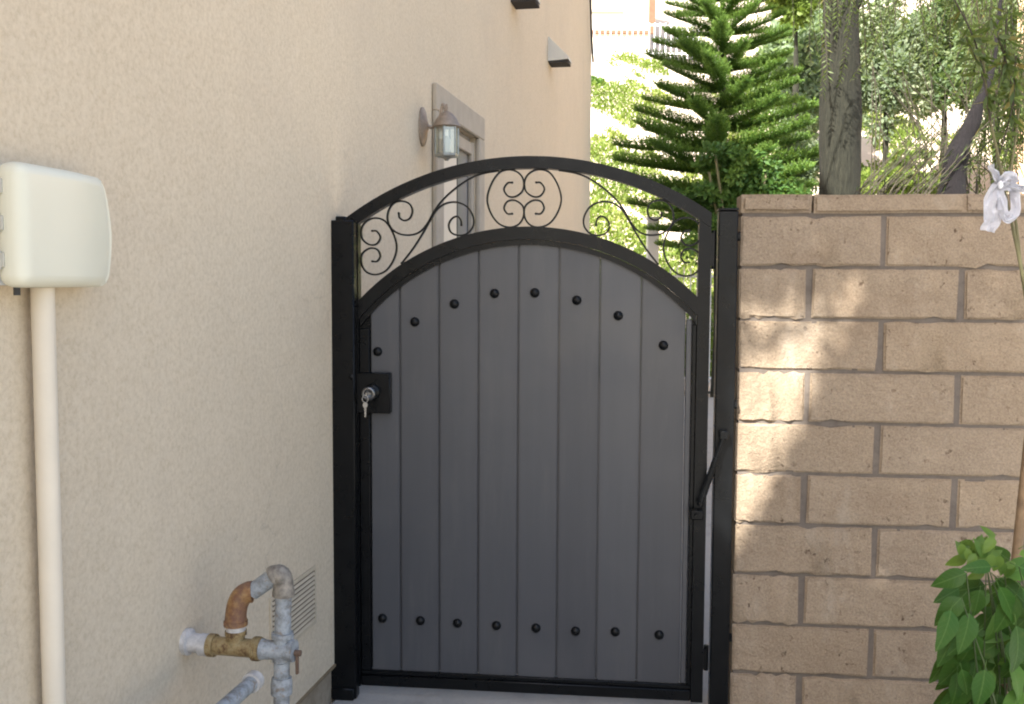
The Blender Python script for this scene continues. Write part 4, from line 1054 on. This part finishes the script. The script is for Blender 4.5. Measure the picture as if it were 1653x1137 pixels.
# ribbon: a soft knot, two tails and a loop, as folded strips with thickness
RY = SY-.02
rb = thing('ribbon', 'white cloth ribbon tied in a knot round the sapling above the wall', 'ribbon', WF, at(1614, 300, RY))
def strip(name, pts, ws, tw_=0):
    C_ = catmull([at(a, b, RY+dy) for a, b, dy in pts], 6); Wd = np.interp(np.linspace(0, 1, len(C_)), np.linspace(0, 1, len(ws)), ws)/F*RY
    bm = BM(); rows = []
    for i, q in enumerate(C_):
        t = (C_[min(i+1, len(C_)-1)]-C_[max(i-1, 0)]).normalized(); s_ = t.cross(Vector((0, 1, 0))); s_ = s_.normalized() if s_.length > .05 else Vector((1, 0, 0))
        row = []
        for j in range(7):
            f_ = j/6-.5; row.append(bm.verts.new(q+s_*f_*Wd[i]+Vector((0, .006*math.sin(j*2.1+i*.35+tw_)+.004*math.sin(i*.9+j), 0))))
        rows.append(row)
    for a, b in zip(rows, rows[1:]):
        for j in range(6): bm.faces.new((a[j], a[j+1], b[j+1], b[j]))
    r = bmesh.ops.solidify(bm, geom=bm.faces[:], thickness=.0012)
    return obj(name, bm, RIBBON, rb, smooth=True)
strip('tail', [(1613, 294, 0), (1605, 312, -.012), (1600, 338, -.014), (1602, 356, -.008), (1596, 374, 0)], [10, 22, 30, 28, 24])
strip('tail', [(1600, 266, .0), (1606, 280, -.008), (1613, 296, 0)], [7, 12, 12], 1)
strip('loop', [(1618, 298, 0), (1616, 325, -.012), (1624, 352, -.016), (1638, 345, -.008), (1638, 315, .0), (1624, 298, .004)], [12, 15, 16, 17, 16, 12], 2)
strip('tail', [(1618, 300, 0), (1634, 302, -.01), (1652, 305, -.004), (1672, 303, 0)], [16, 13, 12, 12], 3)
strip('tail', [(1614, 300, -.004), (1624, 288, -.012), (1634, 287, -.006), (1640, 297, 0)], [16, 20, 20, 14], 4)
kc_ = at(1615, 299, RY-.012)
bm = BM(); bmesh.ops.create_icosphere(bm, subdivisions=3, radius=1)
for v in bm.verts: n_ = 1+.25*noise.noise(v.co*2.3); v.co = Vector((v.co.x*.0065*n_, v.co.y*.007*n_, v.co.z*.010*n_))+kc_
obj('knot', bm, RIBBON, rb, smooth=True)

# ================================================================== ADDED SHADE CROWN, unseen, put over the front roof to shade and dapple the block wall
u_ = GF.M.to_3x3() @ Vector((1, 0, 0)); n_ = GF.M.to_3x3() @ Vector((0, -1, 0))
def inpoly(P, poly):
    x, z = P[:, 0], P[:, 1]; ins = np.zeros(len(P), bool); n = len(poly)
    for i in range(n):
        x0, z0 = poly[i]; x1, z1 = poly[(i+1) % n]
        c = ((z0 > z) != (z1 > z)) & (x < (x1-x0)*(z-z0)/(z1-z0+1e-12)+x0); ins ^= c
    return ins
rs = np.random.RandomState(21)
TC = HF.w(-.3, 1.35, 5.3); NL = 100000
q = rs.normal(size=(NL, 3)); q /= np.linalg.norm(q, axis=1)[:, None]
P = np.array(TC)+q*np.array([1.9, 3.0, 2.3])*rs.uniform(0, 1, (NL, 1))**.4
loc = np.array([tuple(HF.I @ Vector(p)) for p in P])
dn = np.array(n_); du = np.array(u_); ds = np.array(SUN_D); O_ = np.array(GF.o)
D = rs.normal(size=P.shape); D /= np.linalg.norm(D, axis=1)[:, None]
def shad(P):
    t = ((P-O_)@dn)/(ds@dn); Q = P-np.outer(t, ds)-O_; return np.stack([Q@du, Q[:, 2]], 1)
S2 = shad(P+D*.035); S3 = shad(P+D*.075); S1 = shad(P)
G = lambda L: [g2(*p) for p in L]
m_ = 0
streak = G([(1248, 555), (1324, 560), (1316, 610), (1202, 860), (1180, 900), (1160, 860), (1195, 700)])
mid_ = G([(1180, 480), (1300, 470), (1420, 410), (1400, 500), (1350, 560), (1316, 560), (1262, 640), (1150, 880), (1100, 860), (1170, 700)])
dap = G([(1290, 360), (1440, 345), (1480, 400), (1420, 540), (1330, 530), (1200, 500), (1185, 430)])
kill = inpoly(S1, streak) | inpoly(S2, streak) | inpoly(S3, streak)  # leaves cut out of the added crown to shape the sun streak
clump = np.sin(S2[:, 0]*47+S2[:, 1]*31)*np.sin(S2[:, 1]*53-S2[:, 0]*23)+.5*np.sin(S2[:, 0]*110+1)*np.sin(S2[:, 1]*97)
kill |= inpoly(S2, mid_) & ((clump > .0) | (rs.uniform(size=NL) < .62))
kill |= inpoly(S2, dap) & ((clump > .55))
kill |= (loc[:, 2] < 3.0)
kill |= (loc[:, 0] > 1.85) & (loc[:, 1] > -.6)
kill |= (P[:, 2] < 1.46+.5*np.maximum(P[:, 1], 0)+1.0)
P = P[~kill]; D = D[~kill]
sh = thing('added_shade_tree', 'unseen leafy crown added over the front roof to shade the block wall', 'tree', WF, (TC.x, TC.y, GZ))
kites('crown', P, D, .07, .055, L_SHADE, sh)
bm = BM(); tube(bm, catmull([Vector((TC.x-.8, TC.y-1.0, 3.4)), Vector((TC.x-.5, TC.y-.4, 4.4)), Vector(TC)], 6), .09, 8); obj('limb', bm, BARK, sh, smooth=True)
